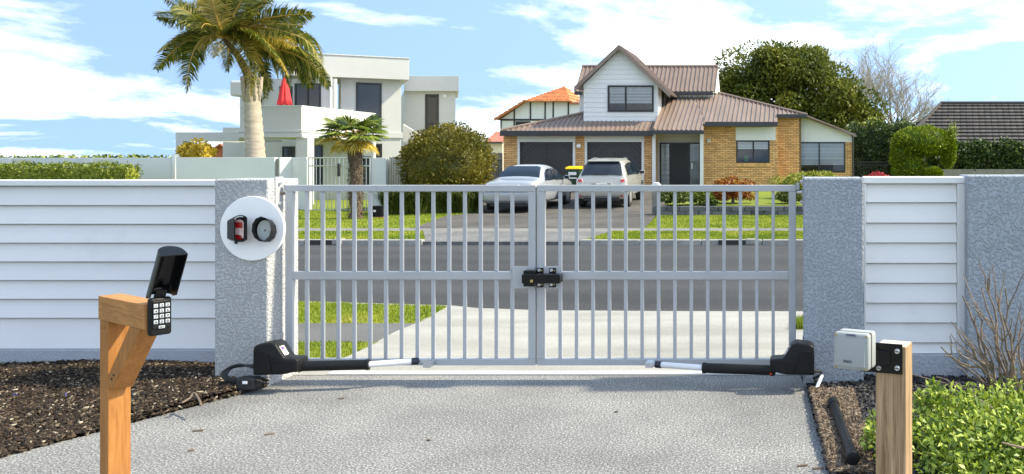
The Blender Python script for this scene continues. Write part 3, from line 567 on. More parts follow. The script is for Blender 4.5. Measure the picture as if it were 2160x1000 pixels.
# back body sits up against the disc, hood opening faces out and a little to the gate side
b0 = hoodring((479, 461, 507, 507), DY - 0.001); b1 = hoodring((494, 454, 521, 510), DY - 0.085, 0.5); b2 = hoodring((496, 458, 519, 507), DY - 0.085); b3 = hoodring((491, 463, 514, 505), DY - 0.055)
MB().loft([b0, b1]).build('housing', M_black, ph, smooth=True) if False else MB().loft([b0, b1, b2, b3], cap=False).add(b0, [tuple(range(len(b0)))]).build('hood', M_black, ph, smooth=True)
MB().add(b3, [tuple(range(len(b3)))]).build('sensor_window', M_pink, ph)
q = [tuple(P(a, b, DY - 0.0555)) for a, b in ((493, 469), (511, 469), (511.5, 481), (493, 480))]
MB().prism(q, (0, -0.004, 0)).build('red_lens', M_redlens, ph, bevel=0.001)
q = [tuple(P(a, b, DY - 0.0555)) for a, b in ((493, 494), (508, 496), (512, 504), (500, 507))]
MB().prism(q, (0, -0.002, 0)).build('red_indicator', M_redlens, ph)
MB().add([tuple(p) for p in hoodring((495, 456, 520, 508), DY - 0.0865, 0.6)] + [tuple(p) for p in hoodring((496, 458, 519, 507), DY - 0.0865)], [(i, (i+1) % len(b0), len(b0)+(i+1) % len(b0), len(b0)+i) for i in range(0, 9)]).build('rim', M_reflect, ph)
MB().tube([P(498, 507, DY-0.05), P(498, 514.5, DY-0.05)], 0.0115, 10).build('cable_gland', M_black, ph, bevel=0.002)
rf = T('reflector_cup', 'black faceted reflector cup with grey disc inside on the white disc', 'reflector', (P(558, 485, DY).x, DY, P(558, 485, DY).z))
def facet(cx_, cy_, rx, ry, y, n=11, rot=0.1): return [tuple(P(cx_ + rx*math.cos(2*math.pi*i/n+rot), cy_ + ry*math.sin(2*math.pi*i/n+rot), y)) for i in range(n)]
a0 = facet(563, 486.5, 21, 25, DY - 0.001); a1 = facet(551, 483, 20.5, 26.5, DY - 0.10); a2 = facet(552, 483, 19.3, 25.2, DY - 0.10); a3 = facet(560, 486, 19, 24, DY - 0.045)
MB().loft([a0, a1, a2, a3], cap=False).build('cup_wall', M_black, rf)
MB().add(a3, [tuple(range(11))]).build('cup_floor', M_black, rf)
q = facet(558.5, 486, 15.5, 21.5, DY - 0.047, 28); MB().prism(q, (0, -0.004, 0)).build('reflector_face', M_reflect, rf)
MB().tube([P(559, 486, DY-0.051), P(559, 486, DY-0.055)], 0.006, 8).build('centre_screw', M_dark, rf)
# ------------------------------------------------------------------ gate openers
def opener(label, s, pts):
    """s=+1: body by the disc pillar, arm runs to +X"""
    bx0, tube0, tube1, rod1, tip, yA, yB, yT = pts
    Yb = 6.52; o = T('gate_opener', label, 'gate opener', (PX(bx0, Yb), Yb, PZ(794, Yb)))
    prof = [(0, 792), (0, 742), (1, 733), (9, 727), (36, 723.5), (47, 727), (66, 757), (92, 758), (94, 762), (94, 784), (60, 791)]
    q = [P(bx0 + s*a, b, Yb) for a, b in prof]; W = 0.15
    me = MB().prism(q, (0, W, 0)); me.build('motor_housing', M_black, o, bevel=0.011, seg=3, smooth=True)
    side = [P(bx0 + s*a, b, Yb) for a, b in ((3, 788), (3, 742), (26, 740), (32, 746), (38, 776), (40, 788))]
    MB().prism(side, (0, -0.006, 0)).build('side_cover', M_black, o, bevel=0.003)
    low = [P(bx0 + s*a, b, Yb) for a, b in ((42, 787), (42, 768), (88, 767), (90, 781))]
    MB().prism(low, (0, -0.004, 0)).build('lower_cover', M_black, o, bevel=0.003)
    # sticker on the sloping face
    a = P(bx0 + s*50.5, 733.5, Yb); b = P(bx0 + s*62, 752, Yb); n = Vector((s*(a.z-b.z), 0, abs(b.x-a.x))).normalized() * 0.0035
    st_ = MB().add([a + n + Vector((0, 0.03, 0)), b + n + Vector((0, 0.03, 0)), b + n + Vector((0, 0.085, 0)), a + n + Vector((0, 0.085, 0))], [(0, 1, 2, 3)]).build('sticker', M_disc, o)
    a2_, b2_ = a.lerp(b, 0.08), a.lerp(b, 0.4); n2 = n * 1.3
    MB().add([a2_ + n2 + Vector((0, 0.035, 0)), b2_ + n2 + Vector((0, 0.035, 0)), b2_ + n2 + Vector((0, 0.07, 0)), a2_ + n2 + Vector((0, 0.07, 0))], [(0, 1, 2, 3)]).build('sticker_print', M_purple, st_)
    def pt(x, y, Y): return P(x, y, Y)
    Yt0, Yt1, Yt2 = Yb + 0.075, Yb + 0.16, 6.84
    A0 = pt(bx0 + s*92, yA, Yt0); A1 = pt(tube0, yA - 0.3, Yt0 + 0.01)
    MB().tube([A0, A1 + (A1-A0)*0.02], 0.043, 20).build('collar', M_black, o, bevel=0.003, smooth=True)
    B1 = pt(tube1, yB, Yt1); MB().tube([A1 - (A1-A0)*0.3, B1], 0.0375, 24).build('arm_tube', M_black, o, smooth=True)
    dd = (B1 - A1).normalized(); MB().tube([B1 - dd*0.02, B1 + dd*0.006], 0.041, 24).build('end_cap', M_black, o, bevel=0.002, smooth=True)
    C1 = pt(rod1, yT, 6.80); MB().tube([B1, C1], 0.0225, 20).build('piston_rod', M_pvc, o, smooth=True)
    d2 = (C1 - B1).normalized(); MB().tube([C1, C1 + d2*0.05], 0.027, 14).build('rod_joint', M_navyblk, o, smooth=True)
    E = pt(tip, yT - 1, 6.82)
    MB().box((-0.06, -0.012, -0.017), (0.06, 0.012, 0.017), Matrix.Translation((C1 + d2*0.05).lerp(E, 0.5)) @ Matrix.Rotation(0, 4, 'Y')).build('clevis', M_steel, o, bevel=0.006)
    MB().box((E.x - 0.03, 6.8, gz0 + 0.005), (E.x + 0.03, GY - 0.001, gz0 + 0.045)).build('gate_bracket', M_steel, o, bevel=0.003)
    ob = A1.lerp(B1, 0.04) + Vector((0, -0.036, -0.018)); MB().tube([ob, ob + Vector((0, -0.006, -0.003))], 0.009, 10).build('release_button', M_orange, o)
    q0 = P(bx0 + s*20, 770, Yb); MB().box((q0.x - 0.05, Yb + W - 0.005, q0.z - 0.06), (q0.x + 0.05, 6.749, q0.z + 0.06)).build('mounting_bracket', M_steel, o, bevel=0.004)
    return o
M_navyblk = mat('joint_blueblack', (0.012, 0.014, 0.03), 0.3, 0.1, 9)
opener('black motor gate opener arm mounted on the pillar with the white disc', 1, (533, 624, 778, 868, 902, 773, 769, 762.5))
opener('black motor gate opener arm mounted on the blue grey pillar', -1, (1718, 1632, 1484, 1396, 1370, 781, 776, 769.5))
def wire(name, label, pts, r, m, cat='cable', grp=None):
    cu = []; pts = [Vector(p) for p in pts]
    for i in range(len(pts) - 1):
        p0, p1, p2, p3 = pts[max(i-1, 0)], pts[i], pts[i+1], pts[min(i+2, len(pts)-1)]
        for k in range(6):
            t = k / 6; cu.append(0.5*((2*p1) + (p2-p0)*t + (2*p0-5*p1+4*p2-p3)*t*t + (3*p1-p0-3*p2+p3)*t**3))
    cu.append(pts[-1]); return tag(MB().tube(cu, r, 7).build(name, m, smooth='all'), label, cat, grp)
for k in range(4):
    off = k * 3.5; wire('power_cable', 'black cable looping from the opener down to the mulch', [P(536, 770 + k*2, 6.55), P(512 - off, 772 - k, 6.60), P(490 - off*1.6, 776 + k*2, 6.62), P(478 - off, 790 + k, 6.60), P(490, 800 + k*2, 6.58), P(515 + off, 797 + k, 6.55), P(545 + off*2, 803 + k*2, 6.5)], 0.008, M_rubber, 'cable', 'cables by the disc pillar')
jb = T('junction_box', 'small black junction box among cables at the foot of the pillar', 'box', (P(525, 800, 6.55).x, 6.55, 0.03))
MB().box((-0.07, -0.05, 0), (0.07, 0.05, 0.09)).build('case', M_rubber, jb, bevel=0.015, local=True); MB().box((-0.015, -0.054, 0.05), (0.02, -0.049, 0.07)).build('sticker', M_disc, jb, local=True)
for k in range(3):
    wire('thin_cable', 'black cable tangled behind the opener at the blue grey pillar', [P(1712, 783 + k*3, 6.6), P(1722 + k*4, 781 + k, 6.62), P(1732, 788 + k*2, 6.68), P(1722 - k*3, 797, 6.66), P(1726, 806, 6.6)], 0.007, M_rubber, 'cable', 'cables by the blue grey pillar')
tag(MB().tube([P(1734, 792, 6.66), P(1731, 798, 6.64), P(1719, 828, 6.52)], 0.014, 10).build('conduit_pipe', M_pvc, smooth=True), 'short white conduit pipe at the foot of the blue grey pillar', 'pipe')
tag(MB().tube([P(458, 752, 7.2), P(458, 772, 7.2)], 0.012, 10).build('conduit_stub', M_pvc, smooth=True), 'white conduit stub where boarded wall meets the disc pillar', 'pipe')
wire('dry_root', 'pale forked dry root lying on the bark mulch', [P(383, 850, 5.93), P(400, 840, 5.98), P(410, 829, 6.03), P(421, 846, 5.93), P(423, 855, 5.87)], 0.007, M_soilbrown, 'root')
for x, y in ((30, 834), (135, 836), (202, 824)):
    g = G(x, y, 0.05); tag(crown('blue_flower', (g.x, g.y, 0.055), (0.016, 0.012, 0.01), 9, 3, 0.014, 0.01, mat('blue_petal%d' % x, (0.07, 0.09, 0.36), 0.6), None, kind='thing'), 'tiny blue flower poking out of the bark mulch', 'flower', 'blue flowers in the mulch')
g = G(294, 778, 0.06); tag(MB().loft([[(g.x + r*math.cos(t), g.y - 0.02 + dz_, g.z + 0.012 + r*1.2*math.sin(t)) for t in [i*math.pi/5 for i in range(10)]] for r, dz_ in ((0.022, 0), (0.022, 0.006), (0.009, 0.008), (0.009, -0.001))], cap=False).build('paper_scrap', M_disc), 'small white torn ring lying on the mulch', 'litter')
# ------------------------------------------------------------------ cedar post with keypad
Bk = Vector((PX(207, 3.9), 3.9)); d = Vector((0.845, -0.535)); n_ = Vector((0.535, 0.845))    # beam run and its depth direction away from the camera
az = math.atan2(d.y, d.x); zt = PZ(624, 3.9); bh, bw, bln = 0.105, 0.088, 0.445
cp = T('keypad_post', 'orange cedar gooseneck post with braced arm holding the black keypad', 'post', (Bk.x, Bk.y, 0), az)
pw = 0.085
MB().box((0.012, 0.0015, -0.1), (0.012 + pw, 0.0015 + pw, zt - bh)).build('upright', M_cedar, cp, bevel=0.003, local=True)
MB().box((0, 0, zt - bh + 0.0005), (bln, bw, zt)).build('arm_beam', M_cedarh, cp, bevel=0.003, local=True)
bz = zt - bh - 0.275; q = [(0.012 + pw + 0.0005, 0.004, bz), (0.012 + pw + 0.0005, 0.004, bz + 0.05), (0.30, 0.004, zt - bh - 0.0005), (0.405, 0.004, zt - bh - 0.0005), (0.012 + pw + 0.03, 0.004, bz - 0.02)]
MB().prism(q, (0, 0.078, 0)).build('brace', M_cedar, cp, bevel=0.003, local=True)
for a, z in ((0.03, zt - bh - 0.03), (0.06, zt - bh - 0.03)): MB().tube([(a, 0.002, z), (a, -0.001, z)], 0.005, 8).build('screw', M_brass, cp, local=True)
for a, z in ((0.13, bz + 0.03), (0.15, bz + 0.05)): MB().tube([(a, 0.0045, z), (a, 0.001, z)], 0.005, 8).build('screw', M_dark, cp, local=True)
kx, kz = bln, PZ(722, 3.55)
kp = T('keypad', 'black wireless keypad with pale keys and raised flip cover on the cedar arm', 'keypad', (Bk.x + d.x*kx, Bk.y + d.y*kx, kz), az)
kw, kh, kd = 0.082, 0.158, 0.032; yc = bw / 2 + 0.006
MB().box((0.0005, yc - kw/2, 0), (kd, yc + kw/2, kh)).build('body', M_black, kp, bevel=0.011, seg=4, smooth=True, local=True)
MB().box((kd, yc - kw/2 + 0.008, 0.03), (kd + 0.004, yc + kw/2 - 0.008, kh - 0.012)).build('key_panel', M_black, kp, bevel=0.003, local=True)
FK = Matrix(((0, 0, 1, 0), (1, 0, 0, 0), (0, 1, 0, 0), (0, 0, 0, 1)))             # text on the +X face
def ktext(body, size, x, y, z, m, par):
    c = bpy.data.curves.new('lettering', 'FONT'); c.body = body; c.size = size; c.extrude = 0.0004; c.align_x = 'CENTER'; c.align_y = 'CENTER'; c.materials.append(m)
    o = font_mesh(c, par); o.matrix_basis = Matrix.Translation((x, y, z)) @ FK
for r_, row in enumerate(('123', '456', '789', 'A0B')):
    for c_, ch in enumerate(row):
        y = yc + (c_ - 1) * 0.0215; z = kh - 0.032 - r_ * 0.0225; k_ = MB().box((kd + 0.003, y - 0.008, z - 0.0078), (kd + 0.0075, y + 0.008, z + 0.0078)).build('key', M_key, kp, bevel=0.002, local=True)
        ktext(ch, 0.016, kd + 0.0078, y, z, M_ink, k_)
k_ = MB().box((kd + 0.003, yc - 0.0115, kh - 0.128), (kd + 0.0075, yc + 0.0115, kh - 0.116)).build('key', M_key, kp, bevel=0.002, local=True); ktext('SET', 0.0105, kd + 0.0078, yc, kh - 0.122, M_ink, k_)
# flip cover: a trough hinged at the top edge, leaning out
ang = R(29); U = Vector((math.sin(ang), 0, math.cos(ang))); Vn = Vector((math.cos(ang), 0, -math.sin(ang)))   # along the cover, and out of its open side
hb = Vector((0.004, yc, kh - 0.002)); cl, cw, cdp = 0.232, 0.1, 0.07
def cring(s, dep=cdp, w_=cw/2, th_=0.004):
    o_ = hb + U*s; pts = []
    for i in range(13):
        a = math.pi * i / 12; pts.append(o_ + Vector((0, -w_*math.cos(a), 0)) - Vn*(dep*(math.sin(a)**0.6)) + Vn*dep*0.55)
    inn = [o_ + Vector((0, -(w_-th_)*math.cos(math.pi*i/12), 0)) - Vn*((dep-th_)*(math.sin(math.pi*i/12)**0.6)) + Vn*dep*0.55 for i in range(12, -1, -1)]
    return [tuple(p) for p in pts + inn]
cv = MB().loft([cring(0.012, 0.03), cring(0.03), cring(cl - 0.006), cring(cl, cdp - 0.004)]).build('flip_cover', M_blackgloss, kp, smooth=True, local=True)
tp = cring(cl - 0.003)[:13]; MB().prism(tp, U * 0.004).build('cover_end', M_blackgloss, cv, local=True)
MB().hexa([hb + Vector((0, s_*0.021, 0)) + Vn*a for s_, a in ((-1, 0.004), (1, 0.004), (1, 0.016), (-1, 0.016))], [hb + U*0.045 + Vector((0, s_*0.021, 0)) + Vn*a for s_, a in ((-1, 0.004), (1, 0.004), (1, 0.016), (-1, 0.016))]).build('hinge_strap', M_black, kp, bevel=0.003, local=True)
# ------------------------------------------------------------------ pine post with push button box
PYF = 2.8; px0, px1 = PX(1847, PYF), PX(1908, PYF); ptz = PZ(729, PYF); pd = 0.092
pp = T('pine_post', 'weathered square pine post in front of the green shrub', 'post', (px0, PYF, 0), 0)
rzp = R(-20); pp.rotation_euler = (0, 0, rzp); pwid = (px1 - px0) / math.cos(rzp)
MB().box((0, 0, -0.1), (pwid, pd, ptz)).build('upright', M_pine, pp, bevel=0.0025, local=True)
MB().box((0.002, 0.002, ptz), (pwid - 0.002, pd - 0.002, ptz + 0.0015)).build('end_grain', M_pineend, pp, local=True)
br_ = T('steel_bracket', 'black angle bracket screwed to the top of the pine post', 'bracket', (px0, PYF, 0), rzp)
zb0, zb1 = PZ(785, PYF), PZ(722, PYF)
MB().box((-0.05, -0.006, zb0), (pwid - 0.010, -0.0005, zb1)).build('back_plate', M_blackgloss, br_, bevel=0.0015, local=True)
MB().hexa([(-0.05, -0.03, zb0 + 0.022), (0.05, -0.008, zb0 + 0.026), (0.05, -0.006, zb0 + 0.026), (-0.05, -0.006, zb0 + 0.022)], [(-0.05, -0.03, zb1 - 0.012), (0.05, -0.008, zb1 - 0.026), (0.05, -0.006, zb1 - 0.026), (-0.05, -0.006, zb1 - 0.012)]).build('folded_arm', M_blackgloss, br_, bevel=0.002, local=True)
for a, z in ((pwid - 0.026, zb1 - 0.022), (pwid - 0.026, zb0 + 0.02), (0.012, zb0 + 0.016)):
    s_ = MB().tube([(a, -0.005, z), (a, -0.012, z)], [0.0095, 0.0075], 16).build('screw', M_steel, br_, local=True, bevel=0.001); MB().box((a - 0.006, -0.0127, z - 0.0012), (a + 0.006, -0.0119, z + 0.0012), None).build('slot', M_dark, s_, local=True)
bx = T('push_button_box', 'grey weatherproof push button box held beside the pine post', 'switch', (PX(1758, 2.74), 2.74, PZ(779, 2.72) - 0.002), R(-24))
bw_, bh_, bd_ = 0.115, (778 - 704) / F * 2.72 + 0.006, 0.075
MB().box((0, 0.031, 0), (bw_, bd_, bh_)).build('rear_case', M_boxgrey, bx, bevel=0.011, seg=4, smooth=True, local=True)
MB().box((0.001, 0.028, 0.001), (bw_ - 0.001, 0.034, bh_ - 0.001)).build('gasket', M_dark, bx, bevel=0.0025, local=True)
MB().box((0, 0, 0), (bw_, 0.029, bh_)).build('front_case', M_boxgrey, bx, bevel=0.010, seg=4, smooth=True, local=True)
MB().box((0.007, -0.0005, 0.0085), (bw_ - 0.009, 0.006, bh_ - 0.0135)).build('button_gap', M_dark, bx, bevel=0.004, local=True)
bt = MB().hexa([(0.009, -0.0035, 0.0105), (bw_ - 0.011, -0.0055, 0.0105), (bw_ - 0.011, 0.005, 0.0105), (0.009, 0.005, 0.0105)], [(0.009, -0.001, bh_ - 0.0155), (bw_ - 0.011, -0.002, bh_ - 0.0155), (bw_ - 0.011, 0.005, bh_ - 0.0155), (0.009, 0.005, bh_ - 0.0155)]).build('press_button', M_boxgrey, bx, bevel=0.003, seg=3, smooth=True, local=True)
def ltext(body, size, loc, m, par, rx=90):
    c = bpy.data.curves.new('lettering', 'FONT'); c.body = body; c.size = size; c.extrude = 0.0003; c.align_x = 'CENTER'; c.align_y = 'CENTER'; c.materials.append(m)
    o = font_mesh(c, par); o.matrix_basis = Matrix.Translation(loc) @ Matrix.Rotation(R(rx), 4, 'X'); return o
ltext('PRESS', 0.0115, (bw_*0.42, -0.0049, 0.026), M_ink, bt)
lb_ = MB().box((bw_*0.36, -0.0012, bh_ - 0.0105), (bw_*0.66, 0.001, bh_ - 0.0025)).build('name_plate', M_boxdark, bx, local=True); ltext('TOPENS', 0.0078, (bw_*0.5, -0.0016, bh_ - 0.0066), M_navy, lb_)
for a in (0.0065, bw_ - 0.0075):
    for z in (0.0065, bh_ - 0.0075): MB().tube([(a, 0.001, z), (a, -0.0012, z)], 0.0036, 10).build('corner_screw', M_brass, bx, local=True)
# sensor wand lying on the brown mulch
wa, wb = G(1757, 858, 0.05), G(1799, 975, 0.05)
wd_ = T('exit_wand_sensor', 'long black tube sensor with capped ends lying on brown mulch', 'sensor', (wa.x, wa.y, 0.05)); dv = (wb - wa).normalized()
wa.z = wb.z = 0.075
MB().tube([wa, wb], 0.031, 20).build('tube', M_black, wd_, smooth=True)
for e, s_ in ((wa, 1), (wb, -1)): MB().tube([e - dv*s_*0.02, e + dv*s_*0.07], 0.0385, 20).build('end_cap', M_black, wd_, bevel=0.006, smooth=True)
# ------------------------------------------------------------------ shrubs by the pine post
sh = T('green_shrub', 'low dense shrub with glossy light green leaves beside the pine post', 'shrub', (1.15, 4.75, 0))
def shrub_leaves():
    n = 36000; C, O = lumpy(n, (1.50, 4.9, 0.07), (0.92, 1.0, 0.37), 150, shell=0.35); C = C + rng.normal(size=C.shape) * 0.015
    D = unit(O * 0.5 + rng.normal(size=(n, 3)) * 0.75 + np.array([0, -0.1, 0.35])); ln = 0.041 * rng.uniform(0.6, 1.35, n)
    V, Fq = leafV(C, D, O * 0.6 + np.array([0, -0.1, 0.7]) + rng.normal(size=(n, 3)) * 0.4, ln, ln * 0.45); return nmesh('crown', V, Fq, M_leafshrub, sh, 'stuff')
shrub_leaves(); blob('inner_growth', (1.50, 4.9, 0.03), (0.6, 0.7, 0.24), M_leafshrub, sh)
st = MB()
for k in range(10):
    a = rnd.uniform(0, 6.28); st.tube([(1.42, 4.7, -0.02), (1.42 + math.cos(a)*0.3, 4.7 + math.sin(a)*0.3, 0.25), (1.42 + math.cos(a)*0.6, 4.7 + math.sin(a)*0.6, 0.36)], [0.014, 0.009, 0.004], 5)
st.build('stems', M_twig, sh)
s2 = T('shrub_sprout', 'small leafy sprout of the same green growing at the foot of pine post', 'shrub', (0.55, 4.9, 0))
C, O = lumpy(420, (0.46, 4.95, 0.12), (0.12, 0.2, 0.2), 12); D = unit(O + rng.normal(size=C.shape)*0.6); V, Fq = leafV(C, D, O + np.array([0, 0, 0.6]), 0.04, 0.02); nmesh('crown', V, Fq, M_leafshrub, s2, 'stuff')
MB().tube([(0.46, 4.95, 0), (0.46, 4.95, 0.25)], [0.008, 0.003], 5).build('stems', M_twig, s2)
s2 = T('shrub_sprout', 'upright leafy sprig standing above the green shrub beside the pine post', 'shrub', (0.75, 5.2, 0))
sp = P(1965, 845, 5.2); C, O = lumpy(260, (sp.x, 5.2, sp.z), (0.09, 0.09, 0.12), 10); D = unit(O + rng.normal(size=C.shape)*0.5); V, Fq = leafV(C, D, O + np.array([0, -0.3, 0.6]), 0.045, 0.02); nmesh('crown', V, Fq, M_leafshrub, s2, 'stuff')
MB().tube([(sp.x, 5.2, 0), (sp.x, 5.2, sp.z + 0.05)], [0.008, 0.003], 5).build('stems', M_twig, s2)
bs = T('bare_shrub', 'leafless twiggy brown shrub in front of the textured wall', 'shrub', (1.42, 5.75, 0))
def branch(mb, pts, r0, r1, n=6): 
    k = len(pts); mb.tube(pts, [r0 + (r1-r0)*i/(k-1) for i in range(k)], n)
def wig(a, b, n, amp):
    a, b = Vector(a), Vector(b); return [a.lerp(b, i/n) + Vector((rnd.uniform(-amp, amp), rnd.uniform(-amp, amp), rnd.uniform(-amp, amp))) * (0 if i in (0, n) else 1) for i in range(n+1)]
Yb_ = 5.75; stems = [((2140, 870), (2070, 606)), ((2125, 850), (2045, 655)), ((2150, 880), (2105, 620)), ((2110, 800), (2088, 587)), ((2135, 860), (2112, 690)), ((2118, 830), (2020, 700)), ((2120, 840), (1985, 732)), ((2140, 870), (2120, 608)), ((2155, 880), (2132, 700)), ((2160, 870), (2150, 660)), ((2170, 880), (2165, 700)), ((2175, 870), (2190, 640)), ((2100, 810), (2030, 624)), ((2090, 790), (1992, 750)), ((2155, 880), (2175, 620)), ((2080, 780), (2062, 640)), ((2110, 850), (1975, 795))]
for k, (a, b) in enumerate(stems):
    mb = MB(); dy = rnd.uniform(-0.2, 0.2); A = P(a[0], a[1], Yb_ + dy*0.4); A2 = P(2150 + rnd.uniform(-15, 15), 925, Yb_); B = P(b[0], b[1], Yb_ + dy)
    pts = wig(A2, A, 2, 0.01)[:-1] + wig(A, B, 7, 0.018); branch(mb, pts, 0.013, 0.0045, 7)
    for j in range(rnd.randint(3, 5)):
        i = rnd.randint(3, len(pts) - 2); q = pts[i]; e = q + (pts[i+1] - pts[i-1]).normalized() * rnd.uniform(0.08, 0.25) + Vector((rnd.uniform(-0.14, 0.1), rnd.uniform(-0.1, 0.1), rnd.uniform(-0.02, 0.1)))
        sub = wig(q, e, 4, 0.012); branch(mb, sub, 0.006, 0.0025, 5)
    mb.build('branch', M_twig, bs)
# ------------------------------------------------------------------ house helpers
def rect(parent, name, x0, y0, x1, y1, Y, t, m, bevel=0, off=0.0):     # slab with its front face at depth Y-off, given in photo pixels
    return MB().box((PX(x0, Y), Y - off, PZ(y1, Y)), (PX(x1, Y), Y - off + t, PZ(y0, Y))).build(name, m, parent, bevel=bevel)
def window(parent, x0, y0, x1, y1, Y, mull=(), fr=0.06, blind=None, glass=None, name='window', trans=()):
    """frame, panes, dark room behind; proud of the wall plane Y by 3 cm"""
    a, b, c, d_ = PX(x0, Y), PX(x1, Y), PZ(y1, Y), PZ(y0, Y); yf_ = Y - 0.035; mb = MB()
    mb.box((a, yf_, c), (a+fr, Y+0.03, d_)); mb.box((b-fr, yf_, c), (b, Y+0.03, d_)); mb.box((a+fr, yf_, c), (b-fr, Y+0.03, c+fr)); mb.box((a+fr, yf_, d_-fr), (b-fr, Y+0.03, d_))
    xs = [a+fr] + [PX(q, Y) for q in mull] + [b-fr]
    for q in xs[1:-1]: mb.box((q-fr*0.5, yf_+0.002, c+fr), (q+fr*0.5, Y+0.028, d_-fr))
    for q in trans: zq = PZ(q, Y); mb.box((a+fr, yf_+0.004, zq-fr*0.4), (b-fr, Y+0.026, zq+fr*0.4))
    fo = mb.build(name, M_frame, parent)
    for i in range(len(xs)-1):
        e0 = xs[i] + (0 if i == 0 else fr*0.5); e1 = xs[i+1] - (0 if i == len(xs)-2 else fr*0.5)
        MB().box((e0, Y-0.012, c+fr), (e1, Y-0.006, d_-fr)).build('pane', glass or M_glass, fo)
    if glass is None:
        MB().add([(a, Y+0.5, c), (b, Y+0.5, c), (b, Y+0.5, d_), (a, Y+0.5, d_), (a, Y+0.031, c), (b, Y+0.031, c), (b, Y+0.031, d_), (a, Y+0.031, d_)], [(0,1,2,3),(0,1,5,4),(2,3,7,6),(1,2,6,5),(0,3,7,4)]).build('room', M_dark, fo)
    if blind:
        z = d_ - fr - 0.01; bl_ = MB(); zbot = PZ(blind, Y)
        while z > zbot:
            bl_.add([(a+fr, Y+0.05, z), (b-fr, Y+0.05, z), (b-fr, Y+0.012, z-0.055), (a+fr, Y+0.012, z-0.055)], [(0,1,2,3)]); z -= 0.064
        bl_.build('blind', M_blind, fo)
    return fo
def open_wall(parent, name, xa, xb, za, zb, Y, t, m, holes):           # wall slab with rectangular openings (world coords)
    xs = sorted({xa, xb, *[h[0] for h in holes], *[h[1] for h in holes]}); xs = [x for x in xs if xa <= x <= xb]; mb = MB()
    for a, b in zip(xs, xs[1:]):
        segs = [(za, zb)]
        for h in holes:
            if h[0] < b - 1e-6 and h[1] > a + 1e-6:
                ns = []
                for s0, s1 in segs:
                    if h[2] > s0: ns.append((s0, min(h[2], s1)))
                    if h[3] < s1: ns.append((max(h[3], s0), s1))
                segs = [q for q in ns if q[1] - q[0] > 1e-4]
        for s0, s1 in segs: mb.box((a, Y, s0), (b, Y+t, s1))
    return mb.build(name, m, parent)
BR = []                                                                # bricks: (x0,x1,z0,z1,Y)
def brick_area(xa, xb, za, zb, Y, holes=()):
    z = za; row = 0
    while z < zb - 0.02:
        z1 = min(z + 0.060, zb); x = xa - (0.12 if row % 2 else 0)
        while x < xb:
            parts = [(max(x, xa), min(x + 0.224, xb))]
            for h in holes:
                if h[2] < z1 - 0.01 and h[3] > z + 0.01:
                    nn = []
                    for p0, p1 in parts:
                        if h[0] > p0: nn.append((p0, min(p1, h[0])))
                        if h[1] < p1: nn.append((max(p0, h[1]), p1))
                    parts = nn
            for p0, p1 in parts:
                if p1 - p0 > 0.03: BR.append((p0, p1, z, z1, Y))
            x += 0.24
        z += 0.078; row += 1
def plane_frame(pts):
    p = [Vector(q) for q in pts]; n = (p[1]-p[0]).cross(p[2]-p[0]).normalized()
    if n.z < 0: n = -n
    u = Vector((0, 0, 1)).cross(n)
    u = u.normalized() if u.length > 1e-4 else Vector((1, 0, 0)); v = n.cross(u)
    return p[0], u, v, n
def roof_sheet(parent, pts, rib=0.2, m=None, name='roof'):
    o, u, v, n = plane_frame(pts); P2 = [((Vector(q)-o).dot(u), (Vector(q)-o).dot(v)) for q in pts]; m = m or M_roof
    back = lambda q, h: o + u*q[0] + v*q[1] + n*h
    mb = MB().prism([back(q, -0.04) for q in P2], n * 0.04)
    lo = min(q[0] for q in P2); hi = max(q[0] for q in P2); x = lo + 0.03
    while x < hi and rib:
        c_ = clip(clip(P2, 1, 0, x + 0.075), -1, 0, -x)
        if len(c_) >= 3:
            t_ = clip(clip(P2, 1, 0, x + 0.055), -1, 0, -(x + 0.02))
            mb.prism([back(q, 0.0) for q in c_], n * 0.026)
            if len(t_) >= 3: mb.prism([back(q, 0.027) for q in t_], n * 0.018)
        x += rib
    return mb.build(name, m, parent)
def tile_roof(parent, pts, m, course=0.32, tw=0.3, name='roof', lift=0.045):
    o, u, v, n = plane_frame(pts); P2 = [((Vector(q)-o).dot(u), (Vector(q)-o).dot(v)) for q in pts]; mb = MB()
    rf_ = MB().prism([o + u*q[0] + v*q[1] - n*0.05 for q in P2], n * 0.05).build(name, m, parent)
    y = min(q[1] for q in P2); top = max(q[1] for q in P2); r_ = 0
    while y < top:
        c1 = clip(clip(P2, 0, 1, y + course), 0, -1, -y)
        if len(c1) >= 3:
            x = min(q[0] for q in c1) - (tw/2 if r_ % 2 else 0); xe = max(q[0] for q in c1)
            while x < xe:
                t_ = clip(clip(c1, 1, 0, x + tw*0.94), -1, 0, -x)
                if len(t_) >= 3:
                    h = lambda q: lift * (1 - (q[1]-y)/course) + 0.004
                    b_ = [o + u*q[0] + v*q[1] for q in t_]; a_ = [p + n*(h(q) + 0.012*math.sin((q[0]-x)/tw*3.1)) for p, q in zip(b_, t_)]
                    k = len(t_); cen = sum(a_, Vector()) / k + n*0.02
                    mb.add(b_ + a_ + [cen], [(i, (i+1) % k, k+(i+1) % k, k+i) for i in range(k)] + [(k+i, k+(i+1) % k, 2*k) for i in range(k)])
                x += tw
        y += course; r_ += 1
    mb.build('roof_tiles', m, rf_, kind='stuff', fixn=False); return rf_
# ------------------------------------------------------------------ the brick house
YB = 38.0
bh2 = T('brick_house', 'yellow brick house with brown metal roof and double garage', 'house', (-9, 40, 0.4))
gzf = 0.40                                                              # floor level
Z = lambda y, Y: PZ(y, Y)
